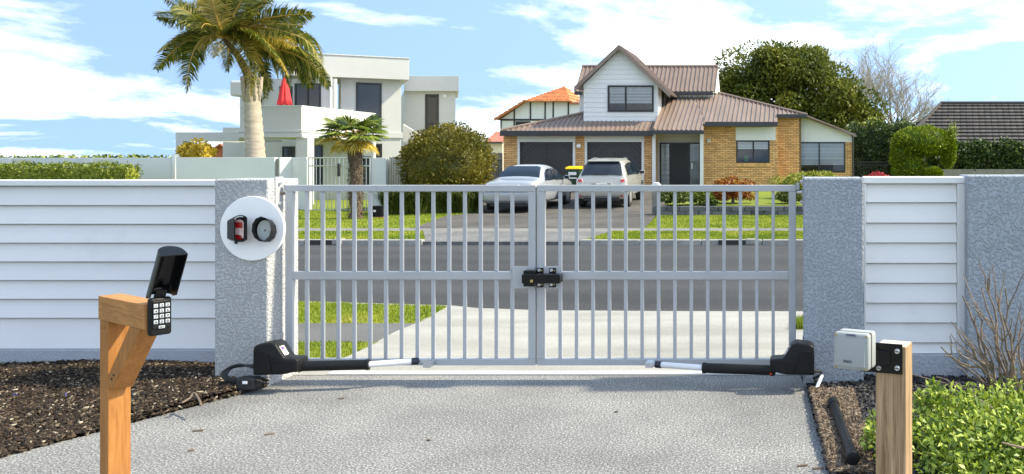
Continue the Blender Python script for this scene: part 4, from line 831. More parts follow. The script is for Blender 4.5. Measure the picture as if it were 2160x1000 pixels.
# garage front
gx = [PX(q, YB) for q in (1062, 1094, 1211, 1236, 1356, 1377)]; gtop = Z(287, YB); gd = Z(299.5, YB)
hl = [(gx[1], gx[2], gzf - 0.3, gd), (gx[3], gx[4], gzf - 0.3, gd)]
hh_ = [(gx[1]-0.02, gx[2]+0.02, gzf-0.5, gtop+1), (gx[3]-0.02, gx[4]+0.02, gzf-0.5, gtop+1)]
open_wall(bh2, 'garage_wall', gx[0], gx[5], gzf - 0.4, gtop, YB + 0.008, 0.2, M_mortar, hl)
brick_area(gx[0], gx[5], gzf - 0.3, gtop, YB, hh_)
MB().box((gx[0], YB + 0.21, gzf - 0.4), (gx[0] + 0.2, 46, gtop)).build('side_wall', M_brick, bh2)
for a, b in ((gx[1], gx[2]), (gx[3], gx[4])):
    dr_ = MB().box((a, YB + 0.13, gzf - 0.35), (b, YB + 0.16, gd)).build('garage_door', mat('garage_groove%d' % int(a*10), (0.12, 0.118, 0.122), 0.5), bh2)
    hd = MB().box((a - 0.06, YB - 0.02, gd), (b + 0.06, YB + 0.006, gtop)).build('door_header', M_weather, bh2)
    for e in (a, b): MB().box((e - 0.05, YB - 0.022, gzf - 0.35), (e + 0.05, YB + 0.005, gd - 0.002)).build('door_jamb', M_weather, bh2)
    cxm = (a + b) / 2; k45 = math.sqrt(0.5); wdt = 0.155
    for half in (0, 1):
        base = [(a + 0.05, gzf - 0.3), (cxm - 0.006, gzf - 0.3), (cxm - 0.006, gd - 0.01), (a + 0.05, gd - 0.01)] if half == 0 else [(cxm + 0.006, gzf - 0.3), (b - 0.05, gzf - 0.3), (b - 0.05, gd - 0.01), (cxm + 0.006, gd - 0.01)]
        sgn = -1 if half == 0 else 1; vals = [sgn*k45*q[0] + k45*q[1] for q in base]; t = min(vals)
        while t < max(vals):
            c_ = clip(clip(base, sgn*k45, k45, t + wdt - 0.022), -sgn*k45, -k45, -t)
            if len(c_) >= 3: MB().prism([(q[0], YB + 0.105, q[1]) for q in c_], (0, 0.024, 0)).build('plank', M_garage, dr_)
            t += wdt
# wall lamp, alarm box
lp = T('wall_lamp', 'round white globe lamp on the brick pier between the garage doors', 'lamp', (PX(1222, YB), YB - 0.03, Z(308, YB)))
blob('globe', (PX(1222, YB), YB - 0.11, Z(308, YB)), (0.105, 0.105, 0.105), M_disc, lp, 0); MB().tube([(PX(1222, YB), YB - 0.0, Z(308, YB)), (PX(1222, YB), YB - 0.03, Z(308, YB))], 0.07, 12).build('base', M_white, lp)
# porch and entry
YE = 39.4; ex0, ex1 = PX(1392, YE), PX(1476, YE)
MB().box((PX(1376, YE), YE + 0.03, gzf - 0.4), (PX(1490, YE), YE + 0.2, 3.2)).build('entry_wall', M_weather, bh2)
for q in range(4): MB().box((ex0, YE + 0.012, Z(301, YE) + 0.01 + q*0.13), (ex1, YE + 0.026, Z(301, YE) + 0.132 + q*0.13)).build('board', M_cream, bh2)
en = MB().box((ex0, YE - 0.04, gzf - 0.4), (ex1, YE + 0.029, Z(301, YE))).build('entry_frame', M_frame, bh2)
dx0, dx1 = PX(1418, YE), PX(1451, YE)
dd_ = MB().box((dx0, YE - 0.06, gzf - 0.35), (dx1, YE - 0.041, Z(306, YE))).build('front_door', mat('door_charcoal', (0.022, 0.026, 0.026), 0.5, 0.2, 30, 0.4, 200), bh2)
MB().box((dx1 + 0.16, YE - 0.08, Z(356, YE)), (dx1 + 0.22, YE - 0.041, Z(344, YE))).build('door_handle', M_disc, dd_)
for a, b in ((1395, 1412), (1456, 1475)):
    mb = MB(); z = Z(304, YE)
    while z > gzf + 0.05: mb.box((PX(a, YE), YE - 0.05, z - 0.03), (PX(b, YE), YE - 0.042, z)); z -= 0.045
    sd = mb.build('sidelight_blind', M_blind if a < 1400 else mat('blind_dim', (0.3, 0.33, 0.33), 0.5, 0.2, 6), bh2); MB().box((PX(a, YE), YE - 0.062, gzf), (PX(b, YE), YE - 0.057, Z(304, YE))).build('pane', M_glass, sd)
MB().box((PX(1387, YE) - 0.02, YB + 0.22, gzf - 0.4), (PX(1387, YE), YE, 3.0)).build('porch_side', M_brick, bh2)
PYp = 37.7
for q in (1379, 1480): MB().box((PX(q-3.5, PYp), PYp, 0.2), (PX(q+3.5, PYp), PYp + 0.13, Z(282, PYp))).build('porch_post', M_weather, bh2)
# brick walls beyond the porch
Y1, Y2, Y3 = 38.4, 39.1, 39.5
w1 = (PX(1553, Y1), PX(1623, Y1), Z(343, Y1), Z(266, Y1) + 1)
open_wall(bh2, 'brick_wall', PX(1484, Y1), PX(1640, Y1), 0.3, Z(266, Y1), Y1 + 0.008, 0.2, M_mortar, [(w1[0], w1[1], Z(343, Y1), Z(296, Y1))])
brick_area(PX(1484, Y1), PX(1640, Y1), 0.42, Z(266, Y1), Y1, [w1])
MB().box((PX(1640, Y1) - 0.2, Y1 + 0.21, 0.3), (PX(1640, Y1) - 0.01, Y2 + 0.1, Z(262, Y1))).build('brick_return', M_brick, bh2)
sp_ = MB().box((PX(1552, Y1), Y1 - 0.01, Z(296, Y1)), (PX(1636, Y1), Y1 + 0.006, Z(268, Y1))).build('spandrel', M_weather, bh2)
for q in range(4):
    zz0 = Z(296, Y1) + q*0.145; MB().box((PX(1552, Y1), Y1 - 0.03, zz0), (PX(1636, Y1), Y1 - 0.011, min(zz0 + 0.139, Z(268, Y1)))).build('board', M_weather, sp_)
wf = window(bh2, 1553, 296, 1623, 343.5, Y1, (1589,), 0.06, 314)
for xx, c_ in ((1572, (0.03, 0.4, 0.08)), (1576, (0.05, 0.35, 0.1))): MB().tube([(PX(xx, Y1), Y1 + 0.08, Z(340, Y1)), (PX(xx, Y1), Y1 + 0.08, Z(328, Y1))], 0.03, 8).build('bottle', mat('bottle%d' % xx, c_, 0.3), wf)
for q in range(13): MB().box((PX(1553, Y1) + q*0.111, Y1 - 0.06, Z(351, Y1)), (PX(1553, Y1) + q*0.111 + 0.1, Y1 - 0.002, Z(344, Y1))).build('sill_brick', M_brick, bh2)
open_wall(bh2, 'brick_wall', PX(1636, Y2), PX(1690, Y2), 0.3, Z(248, Y2), Y2 + 0.008, 0.2, M_mortar, [])
brick_area(PX(1640, Y2), PX(1686, Y2), 0.42, Z(249, Y2), Y2)
w3 = (PX(1685, Y3), PX(1783, Y3), Z(363, Y3), Z(299.5, Y3))
gv = [(PX(1686, Y3), Z(300, Y3)), (PX(1801, Y3), Z(300, Y3)), (PX(1801, Y3), Z(286, Y3)), (PX(1700, Y3), Z(247, Y3)), (PX(1686, Y3), Z(247, Y3))]
open_wall(bh2, 'brick_wall', PX(1686, Y3), PX(1801, Y3), 0.3, Z(300, Y3), Y3 + 0.008, 0.2, M_mortar, [w3])
brick_area(PX(1686, Y3), PX(1801, Y3), 0.42, Z(300, Y3), Y3, [w3])
MB().prism([(q[0], Y3 + 0.02, q[1]) for q in gv], (0, 0.1, 0)).build('gable_infill', M_weather, bh2)
q0 = Z(300, Y3); k = 0
while q0 + k*0.15 < Z(247, Y3):
    c_ = clip(clip(gv, 0, 1, q0 + (k+1)*0.15 - 0.007), 0, -1, -(q0 + k*0.15))
    if len(c_) >= 3: MB().prism([(q[0], Y3 - 0.004, q[1]) for q in c_], (0, 0.022, 0)).build('board', M_weather, bh2)
    k += 1
window(bh2, 1686, 299.5, 1783, 363, Y3, (1728,), 0.06, 346)
MB().tube([(PX(1799, Y3), Y3 - 0.06, 0.4), (PX(1799, Y3), Y3 - 0.06, Z(290, Y3)), (PX(1796, Y3), Y3 - 0.15, Z(286, Y3))], 0.04, 8).build('downpipe', M_gutter, bh2)
# 300 of the bricks that show largest stand as parts, the rest are one part
BR.sort(key=lambda b: (b[4] != Y1, -b[3]))
bm_all = MB()
for i, (a, b, z0, z1, Y) in enumerate(BR):
    dy = rnd.uniform(-0.003, 0.003)
    if i < 300: MB().box((a, Y - 0.008 + dy, z0), (b - 0.0, Y + 0.0075, z1)).build('brick', M_brick, bh2, fixn=False)
    else: bm_all.box((a, Y - 0.008 + dy, z0), (b, Y + 0.0075, z1))
bm_all.build('brickwork', M_brick, bh2, fixn=False, kind='stuff')
# roofs. main plane: rises from the porch eave at slope 0.45
e0Y = 37.3; e0Z = Z(275, e0Y); SL = 0.45
mp = lambda x, Y: Vector((x, Y, e0Z + (Y - e0Y) * SL))
def mpix(x, y): Y = (e0Z - e0Y*SL - H) / ((Y0 - y)/F - SL); return mp(PX(x, Y), Y)
A = [mpix(1378, 275), mpix(1484, 275), mpix(1486, 263), mpix(1640, 261), mpix(1640, 246), mpix(1702, 242.5), mpix(1515, 197.5), mpix(1405, 197.5)]
A[3].y = mpix(1640, 262).y
roof_sheet(bh2, [A[0], A[1], mpix(1484, 246), mpix(1462, 197.5), A[7]])
roof_sheet(bh2, [mpix(1484.5, 263), mpix(1640, 263), mpix(1640, 245), mpix(1640, 228), A[6], mpix(1462.5, 197.5), mpix(1484.5, 246)])
roof_sheet(bh2, [mpix(1640.5, 245), mpix(1702, 245), mpix(1640.5, 228)])
hipx = A[5]; rr = [mpix(1515, 197.5), mpix(1702, 244), Vector((PX(1806, 39.3), 39.3, Z(283, 39.3)))]
bk = Vector((rr[2].x, 46, rr[2].z)); roof_sheet(bh2, [rr[0], rr[1] + Vector((0, 0, 0.01)), rr[2], bk, Vector((rr[0].x, 46, rr[0].z))], 0)
def gutter(x0, y0, x1, y1, Y, name='gutter'):
    return MB().box((PX(x0, Y), Y - 0.12, PZ(y1, Y)), (PX(x1, Y), Y + 0.02, PZ(y0, Y))).build(name, M_gutter, bh2, bevel=0.015)
gutter(1376, 275, 1486, 283, 37.25); gutter(1487, 257, 1641, 267.5, mpix(1500, 263).y - 0.02); gutter(1638, 241, 1703, 249, mpix(1650, 245).y - 0.02)
vg = [(PX(1700, 39.2), 39.2, Z(242, 39.2)), (PX(1806, 39.2), 39.2, Z(283, 39.2)), (PX(1806, 39.2), 39.2, Z(289, 39.2)), (PX(1700, 39.2), 39.2, Z(249, 39.2))]
MB().prism(vg, (0, 0.12, 0)).build('barge_board', M_roof, bh2)
# garage roof: same slope from its own eave, hipped at the open side
g0Y = 37.6; g0Z = Z(277, g0Y)
def gpix(x, y): Y = (g0Z - g0Y*SL - H) / ((Y0 - y)/F - SL); return Vector((PX(x, Y), Y, g0Z + (Y - g0Y)*SL))
gl_, gr_ = gpix(1056, 277), gpix(1377, 277); apx = gpix(1232, 240); apr = gpix(1400, 240)
roof_sheet(bh2, [gl_, gr_, gpix(1381, 252), apr, apx])
roof_sheet(bh2, [gl_, apx, Vector((apx.x, 46, apx.z)), Vector((gl_.x, 46, gl_.z))])
gutter(1056, 276, 1378, 287, 37.55)
MB().tube([gl_ + Vector((0, 0, 0.05)), apx + Vector((0, 0, 0.05))], 0.06, 6).build('hip_cap', M_roof, bh2)
MB().tube([rr[0] + Vector((0, 0, 0.05)), rr[1] + Vector((0, 0, 0.05))], 0.06, 6).build('hip_cap', M_roof, bh2)
MB().tube([mpix(1379, 275) + Vector((0, 0, 0.04)), A[7] + Vector((0, 0, 0.04))], 0.05, 6).build('valley_cap', M_roof, bh2)
# upper storey running across behind the dormer
uY0, uY1, uYr = 40.7, 45.5, 43.1; ux0, ux1 = PX(1216, 41), PX(1510, 41); uze, uzr = Z(193, uY0), Z(141, 42.1)
uYr = 42.1; uY1 = 2*uYr - uY0
MB().prism([(ux0 + 0.15, uY0 + 0.25, 2.6), (ux1 - 0.1, uY0 + 0.25, 2.6), (ux1 - 0.1, uY1 - 0.25, 2.6), (ux0 + 0.15, uY1 - 0.25, 2.6)], (0, 0, uze - 2.6)).build('upper_wall', M_weather, bh2)
MB().prism([(ux1 - 0.101, uY0 + 0.1, uze - 0.05), (ux1 - 0.101, uY1 - 0.1, uze - 0.05), (ux1 - 0.101, uYr, uzr - 0.12)], (0.1, 0, 0)).build('upper_gable', M_weather, bh2)
roof_sheet(bh2, [(ux0, uY0, uze), (ux1, uY0, uze), (ux1, uYr, uzr), (ux0, uYr, uzr)])
roof_sheet(bh2, [(ux0, uY1, uze), (ux1, uY1, uze), (ux1, uYr, uzr), (ux0, uYr, uzr)])
MB().tube([(ux0, uYr, uzr + 0.03), (ux1, uYr, uzr + 0.03)], 0.07, 6).build('ridge_cap', M_roof, bh2)
MB().box((PX(1400, uY0), uY0 - 0.12, uze - 0.16), (ux1 - 0.1, uY0 + 0.0, uze - 0.01)).build('gutter', M_gutter, bh2, bevel=0.015)
MB().box((ux0, uY0 - 0.12, uze - 0.16), (PX(1229, uY0), uY0 + 0.0, uze - 0.01)).build('gutter', M_gutter, bh2, bevel=0.015)
# the gabled dormer
YD = 38.6; dxl, dxr = PX(1231, YD), PX(1388, YD); dap = (PX(1308.5, YD), Z(103, YD)); dze = Z(178, YD); dzb = Z(256, YD)
gp = [(dxl, dzb), (dxr, dzb), (dxr, dze), dap, (dxl, dze)]
dw = (PX(1282, YD), PX(1379, YD), Z(236, YD), Z(180, YD))
MB().prism([(dxl, YD + 0.03, dzb - 0.4), (dw[0], YD + 0.03, dzb - 0.4), (dw[0], YD + 0.03, dap[1] - (dap[0]-dw[0])*0.96), (dxl, YD + 0.03, dze)], (0, 0.15, 0)).build('dormer_wall', M_weather, bh2)
MB().prism([(dw[1], YD + 0.03, dzb - 0.4), (dxr, YD + 0.03, dzb - 0.4), (dxr, YD + 0.03, dze), (dw[1], YD + 0.03, dze + 0.15)], (0, 0.15, 0)).build('dormer_wall', M_weather, bh2)
MB().box((dw[0] + 0.001, YD + 0.03, dzb - 0.4), (dw[1] - 0.001, YD + 0.18, dw[2])).build('dormer_wall', M_weather, bh2)
MB().prism([(dw[0] + 0.001, YD + 0.03, dw[3]), (dw[1] - 0.001, YD + 0.03, dw[3]), (dw[1] - 0.001, YD + 0.03, dze + 0.15), (dap[0], YD + 0.03, dap[1]), (dw[0] + 0.001, YD + 0.03, dap[1] - (dap[0]-dw[0])*0.96)], (0, 0.15, 0)).build('dormer_wall', M_weather, bh2)
k = 0
while dzb + k*0.205 < dap[1]:
    za_, zb_ = dzb + k*0.205, dzb + (k+1)*0.205 - 0.006; c_ = clip(clip(gp, 0, 1, zb_), 0, -1, -za_); k += 1
    if len(c_) < 3: continue
    pieces = [c_]
    if za_ < dw[3] and zb_ > dw[2]:
        pieces = [clip(c_, 1, 0, dw[0]), clip(c_, -1, 0, -dw[1])]
        if zb_ > dw[3]: pieces.append(clip(clip(clip(c_, -1, 0, -dw[0]), 1, 0, dw[1]), 0, -1, -dw[3]))
        if za_ < dw[2]: pieces.append(clip(clip(clip(c_, -1, 0, -dw[0]), 1, 0, dw[1]), 0, 1, dw[2]))
    for pc in pieces:
        if len(pc) >= 3:
            lo_ = [(q[0], YD + 0.004 + 0.018*(q[1]-za_)/0.205, q[1]) for q in pc]
            MB().add(lo_ + [(q[0], YD + 0.029, q[1]) for q in pc], [tuple(range(len(pc)))] + [(i, (i+1) % len(pc), len(pc)+(i+1) % len(pc), len(pc)+i) for i in range(len(pc))]).build('board', M_weather, bh2, fixn=False)
window(bh2, 1282, 180, 1379, 236, YD, (1320,), 0.075, 217)
MB().prism([(dxr - 0.1, YD + 0.19, 3.0), (dxr - 0.1, 43, 3.0), (dxr - 0.1, 43, dze), (dxr - 0.1, YD + 0.19, dze)], (0.1, 0, 0)).build('dormer_side', M_weather, bh2)
MB().prism([(dxl, YD + 0.19, 3.0), (dxl, 43, 3.0), (dxl, 43, dze), (dxl, YD + 0.19, dze)], (0.1, 0, 0)).build('dormer_side', M_weather, bh2)
MB().box((dxr + 0.001, 39.6, Z(238, 39.6)), (dxr + 0.03, 40.2, Z(190, 39.6))).build('side_window', M_frame, bh2)
rp = (dap[0], dap[1] + 0.1); sl2 = (dap[1] - dze) / (dxr - dap[0])
for sx, xe in ((1, PX(1415, YD)), (-1, PX(1215, YD))):
    ze_ = rp[1] - abs(xe - rp[0]) * sl2
    roof_sheet(bh2, [(rp[0], YD - 0.3, rp[1]), (xe, YD - 0.3, ze_), (xe, 42.2, ze_), (rp[0], 42.2, rp[1])])
    MB().prism([(rp[0], YD - 0.34, rp[1] + 0.03), (xe, YD - 0.34, ze_ + 0.03), (xe, YD - 0.34, ze_ - 0.17), (rp[0], YD - 0.34, rp[1] - 0.17)], (0, 0.035, 0)).build('barge_board', M_roof, bh2)
al = tag(MB().box((PX(1492, Y1), Y1 - 0.06, Z(301, Y1)), (PX(1499, Y1), Y1 - 0.012, Z(293, Y1))).build('alarm_box', M_cream, bevel=0.01), 'small cream alarm box on the brick wall beside the porch', 'alarm')
# ------------------------------------------------------------------ pale rendered house across the road
ph2 = T('rendered_house', 'two storey pale grey rendered house with flat parapets and balcony', 'house', (-20, 36, 0))
def Q(x, Y): return (PX(x, Y), Y)
# balcony block
YBa = 33.0; bt_, bb_ = Z(224, YBa), Z(289, YBa); bxl, bxr = PX(506, YBa), PX(636, YBa); bY1 = 38.8
MB().box((bxl, YBa, bb_ + 0.12), (bxr, YBa + 0.18, bt_)).build('balcony_front', M_render, ph2, bevel=0.01)
MB().box((bxr - 0.18, YBa + 0.181, bb_ + 0.12), (bxr - 0.002, bY1, bt_)).build('balcony_side', M_render, ph2, bevel=0.01)
MB().box((bxl - 0.03, YBa - 0.05, bb_ - 0.02), (bxr + 0.05, bY1, bb_ + 0.119)).build('balcony_floor', M_render, ph2, bevel=0.01)
MB().box((bxl - 0.02, YBa - 0.035, Z(279, YBa)), (bxr + 0.035, bY1, Z(274, YBa))).build('string_course', M_render, ph2, bevel=0.01)
MB().box((bxl, YBa + 0.181, bb_ + 0.12), (bxl + 0.18, bY1, bt_)).build('balcony_side', M_render, ph2)
MB().box((bxl - 0.02, YBa - 0.02, bt_), (bxr + 0.02, YBa + 0.2, bt_ + 0.03)).build('coping', M_white, ph2)
MB().box((bxr - 0.2, YBa + 0.201, bt_ + 0.001), (bxr + 0.018, bY1, bt_ + 0.03)).build('coping', M_white, ph2)
# columns and ground floor under the balcony
MB().box((PX(624, 33.1), 33.1, 0), (PX(649, 33.1), 33.55, bb_ - 0.021)).build('column', M_render, ph2, bevel=0.01)
YG = 37.2; MB().box((PX(470, YG), YG, 0), (PX(768, YG) + 0.4, YG + 0.2, bb_ + 0.5)).build('ground_wall', M_render, ph2)
window(ph2, 596, 309, 622, 340, YG, (), 0.06, None, M_glassd); window(ph2, 652, 305, 681, 392, YG, (), 0.06, None, M_glassd, 'door')
window(ph2, 742, 330, 783, 392, YG, (762,), 0.06, None, M_glassd)
# upper wall behind the balcony
YU = 37.6; MB().box((PX(506, YU), YU, bb_ + 0.1), (PX(706, YU), YU + 0.2, Z(166, YU))).build('upper_wall', M_render, ph2)
window(ph2, 540, 188, 552, 226, YU, (), 0.05, None, M_glassd); window(ph2, 590, 182, 617, 230, YU, (), 0.06, None, M_glassd, 'door'); window(ph2, 622, 176, 677, 230, YU, (650,), 0.07, None, M_glassd)
MB().tube([(PX(699.5, YU), YU - 0.06, bb_ + 0.2), (PX(699.5, YU), YU - 0.06, Z(163, YU))], 0.05, 8).build('downpipe', M_white, ph2)
MB().box((PX(484, 36.4), 36.4, Z(203, 36.4)), (PX(525, 36.4), 43, Z(170, 36.4))).build('eave_block', M_render, ph2, bevel=0.08)
# main tower: plan runs slightly away
Aq, Bq = Q(600, 36.9), Q(863, 39.2); zt0, zt1 = Z(115.5, 37.6), Z(161.5, 37.6)
dirv = Vector((Bq[0]-Aq[0], Bq[1]-Aq[1])).normalized(); nrm = Vector((-dirv.y, dirv.x)); dep = 4.2
def quadprism(name, a, b, dpt, z0, z1, m=M_render, bevel=0.01):
    a, b = Vector(a), Vector(b); dq = (b - a).normalized(); nq = Vector((-dq.y, dq.x)) * dpt; ps = [a, b, b + nq, a + nq]
    return MB().prism([(p.x, p.y, z0) for p in ps], (0, 0, z1 - z0)).build(name, m, ph2, bevel=bevel)
quadprism('parapet', Aq, Bq, dep, zt1, zt0)
quadprism('parapet_cap', Vector(Aq) - dirv*0.03 - nrm*0.03, Vector(Bq) + dirv*0.03 - nrm*0.03, dep + 0.06, zt0, zt0 + 0.05)
wa_, wb_ = Vector(Aq) + nrm*0.55 + dirv*2.1, Vector(Bq) + nrm*0.55 - dirv*0.28
quadprism('tower_wall', wa_, wb_, dep - 0.6, 0, zt1 - 0.001)
quadprism('string_course', wa_ - nrm*0.06, wb_ - nrm*0.06 + dirv*0.06, dep - 0.5, Z(291, 39), Z(279, 39))
def on_line(x):                                                        # where the pixel column meets the tower wall line
    r_ = Vector(((x - X0) / F, 1)); dq = (wb_ - wa_); den = r_.x*dq.y - r_.y*dq.x; s_ = (wa_.x*dq.y - wa_.y*dq.x) / den; return r_ * s_
def tower_window(x0, y0, x1, y1, tr_=None, nm='window'):
    a, b = on_line(x0), on_line(x1); ym = (a.y + b.y)/2; z0, z1 = PZ(y1, ym), PZ(y0, ym); d0 = (b - a).normalized(); n0 = Vector((-d0.y, d0.x))
    M4 = Matrix(((d0.x, n0.x, 0, a.x), (d0.y, n0.y, 0, a.y), (0, 0, 1, z0), (0, 0, 0, 1))); W_, H_ = (b - a).length, z1 - z0; f0 = 0.08; mb = MB()
    for p_, q_ in (((0, 0), (f0, H_)), ((W_-f0, 0), (W_, H_)), ((f0, 0), (W_-f0, f0)), ((f0, H_-f0), (W_-f0, H_))): mb.box((p_[0], -0.04, p_[1]), (q_[0], 0.02, q_[1]), M4)
    if tr_: zq = PZ(tr_, ym) - z0; mb.box((f0, -0.035, zq-0.05), (W_-f0, 0.02, zq+0.05), M4)
    fo = mb.build(nm, M_frame, ph2); MB().box((f0, -0.012, f0), (W_-f0, -0.004, H_-f0), M4).build('pane', M_glassd, fo)
tower_window(751, 175, 805, 284, 246); tower_window(785, 303, 806, 332)
# rear wing
YR = 43.5; MB().prism([(PX(852, YR), YR, Z(192, YR)), (PX(968, YR), YR, Z(192, YR)), (PX(966, YR + 5), YR + 5, Z(192, YR)), (PX(852, YR + 5), YR + 5, Z(192, YR))], (0, 0, Z(160, YR) - Z(192, YR))).build('parapet', M_render, ph2, bevel=0.01)
MB().prism([(PX(845, YR), YR + 0.35, 0), (PX(961, YR + 0.35), YR + 0.35, 0), (PX(959, YR + 4.9), YR + 4.9, 0), (PX(845, YR + 4.9), YR + 4.9, 0)], (0, 0, Z(192, YR) - 0.001)).build('wing_wall', M_render, ph2)
window(ph2, 897, 199, 925.5, 275, YR + 0.35, (), 0.09, None, M_glassd, trans=(262,)); window(ph2, 838, 308, 880, 392, YR + 0.35, (), 0.1, None, M_glassd, 'door')
MB().box((PX(930, YR), YR + 0.3, Z(205, YR)), (PX(937, YR), YR + 0.349, Z(199, YR))).build('vent', M_white, ph2)
MB().prism([(PX(850, 42.3), 42.3, Z(300, 42.3)), (PX(905, 42.3), 42.3, Z(300, 42.3)), (PX(905, 42.3), 42.3, Z(296, 42.3)), (PX(850, 42.3), 42.3, Z(262, 42.3))], (0, 0.15, 0)).build('stair_parapet', M_render, ph2)
# pergola slab
MB().box((PX(370, 33.4), 33.4, Z(298, 33.4)), (PX(506, 33.4) - 0.04, 33.7, Z(279, 33.4))).build('pergola_beam', M_render, ph2, bevel=0.01)
MB().box((PX(371, 33.4), 33.4, 0), (PX(385, 33.4), 33.69, Z(298, 33.4) - 0.001)).build('pergola_post', M_render, ph2)
for k in range(5): MB().box((PX(388, 33.8) + k*0.45, 33.8, Z(297, 33.8)), (PX(388, 33.8) + k*0.45 + 0.07, 37.0, Z(291, 33.8))).build('rafter', M_render, ph2)
# red parasol on the balcony
um = T('closed_parasol', 'closed red parasol standing on the balcony', 'parasol', (PX(600, 35), 35, bb_ + 0.12))
rings = []
for y, r in ((159, 0.015), (170, 0.085), (190, 0.155), (210, 0.215), (221, 0.25)):
    rings.append([(PX(600.5, 35) + r*(1 + 0.16*math.cos(8*a))*math.cos(a), 35 + r*(1 + 0.16*math.cos(8*a))*math.sin(a), PZ(y + 1.2*math.cos(8*a), 35)) for a in [2*math.pi*i/32 for i in range(32)]])
MB().loft(rings).build('canopy', M_red, um, smooth='all'); MB().tube([(PX(600.5, 35), 35, bb_ + 0.12), (PX(600.5, 35), 35, PZ(157, 35))], 0.025, 8).build('pole', M_steel, um)
# front boundary wall of that house
def bwall(label, segs, z1, m=M_render2, cap=0.04):
    r = T('boundary_wall', label, 'wall', (segs[0][0], segs[0][1], 0))
    for (ax, ay), (bx_, by_) in zip(segs, segs[1:]):
        MB().wall((ax, ay), (bx_, by_), -0.1, z1, 0.2).build('wall_panel', m, r, bevel=0.008)
    return r
zw = Z(332, 30)
bwall('smooth pale rendered wall panel in front of the palm trunk', [Q(371, 30), Q(579, 30)], zw)
tag(MB().box((PX(580.5, 30), 30.05, -0.1), (PX(589, 30), 30.2, zw - 0.05)).build('slot_infill', M_greytimber), 'dark weathered timber strip in the slot of the rendered wall', 'post')
bwall('angled pale rendered wall ending at the pipe gate', [Q(590, 30), Q(616, 30.3), Q(646, 29.7)], zw)
bwall('pale rendered wall stub on the far side of the pipe gate', [Q(783, 29.8), Q(814, 29.8)], zw - 0.02)
bl_ = bwall('long pale rendered wall behind the clipped low hedge', [Q(-520, 30.6), Q(362, 30.6)], Z(333, 30.6))
for q in (14, 186, -170): MB().box((PX(q-7, 30.5), 30.45, -0.1), (PX(q+7, 30.5), 30.6, Z(332.5, 30.5))).build('pilaster', M_render2, bl_)
for a, b in ((22, 68), (193, 240)): MB().box((PX(a, 30.6), 30.58, Z(349, 30.6)), (PX(b, 30.6), 30.598, Z(336, 30.6))).build('cream_panel', M_cream, bl_)
tag(MB().box((PX(362.5, 30.4), 30.4, -0.1), (PX(370, 30.4), 30.6, Z(325, 30.4))).build('gate_post', M_white, bevel=0.02), 'slim white post at the joint of the two rendered walls', 'post')
pg = T('pipe_gate', 'galvanised double pipe gate between rendered walls in front of the pale house', 'gate', (PX(715, 29.7), 29.7, 0))
for y in (333, 350, 443.5): MB().tube([(PX(650, 29.7), 29.7, Z(y, 29.7)), (PX(781, 29.7), 29.7, Z(y, 29.7))], 0.022, 6).build('rail', M_steel, pg)
for i in range(17):
    x = 651 + i*8.1; MB().tube([(PX(x, 29.7), 29.7, Z(443.5, 29.7)), (PX(x, 29.7), 29.7, Z(333, 29.7))], 0.024 if i in (0, 8, 16) else 0.013, 6).build('bar', M_steel, pg)
MB().box((PX(713, 29.65), 29.6, Z(372, 29.7)), (PX(717, 29.65), 29.68, Z(345, 29.7))).build('latch', M_dark, pg)
tf = T('timber_fence', 'short fence of pale upright rough timber palings beside the round bush', 'fence', (PX(830, 30.5), 30.5, 0))
for i in range(7):
    x = 821 + i*5; MB().box((PX(x, 30.3), 30.3, 0), (PX(x+4, 30.3), 30.36, Z(331 + rnd.uniform(-1, 1.5), 30.3))).build('paling', M_paletimber, tf, bevel=0.01)
MB().box((PX(813, 30.35), 30.36, 0), (PX(820, 30.35), 30.5, Z(338, 30.35))).build('post', M_greytimber, tf)
tf = T('timber_fence', 'weathered grey paling fence between the round bush and the brick house', 'fence', (PX(1045, 37.5), 37.5, 0.4))
for i in range(9):
    x = 1024 + i*4; MB().box((PX(x, 38.2), 38.2, 0.2), (PX(x+3.6, 38.2), 38.24, Z(322 + rnd.uniform(-1, 1), 38.2))).build('paling', M_greytimber, tf)
for i in range(7): MB().tube([(PX(1028 + i*4.6, 37.9), 37.9, 0.3), (PX(1028 + i*4.6, 37.9), 37.9, Z(338, 37.9))], 0.012, 5).build('bar', M_dark, tf)
MB().tube([(PX(1026, 37.9), 37.9, Z(338, 37.9)), (PX(1058, 37.9), 37.9, Z(338, 37.9))], 0.015, 5).build('rail', M_dark, tf)
# utility box on the lawn
ub = T('utility_box', 'black utility box on the grass beside the fan palm', 'box', (PX(795, 26), 26, 0))
MB().box((-0.17, 0, 0.02), (0.17, 0.3, 0.3)).build('case', M_black, ub, bevel=0.03, local=True); MB().box((-0.18, -0.01, 0.29), (0.18, 0.31, 0.345)).build('lid', M_black, ub, bevel=0.02, local=True); MB().box((-0.1, -0.006, 0.17), (-0.03, -0.001, 0.23)).build('sticker', M_disc, ub, local=True)
MB().box((-0.2, -0.03, 0), (0.2, 0.33, 0.025)).build('base', M_rust, ub, local=True)
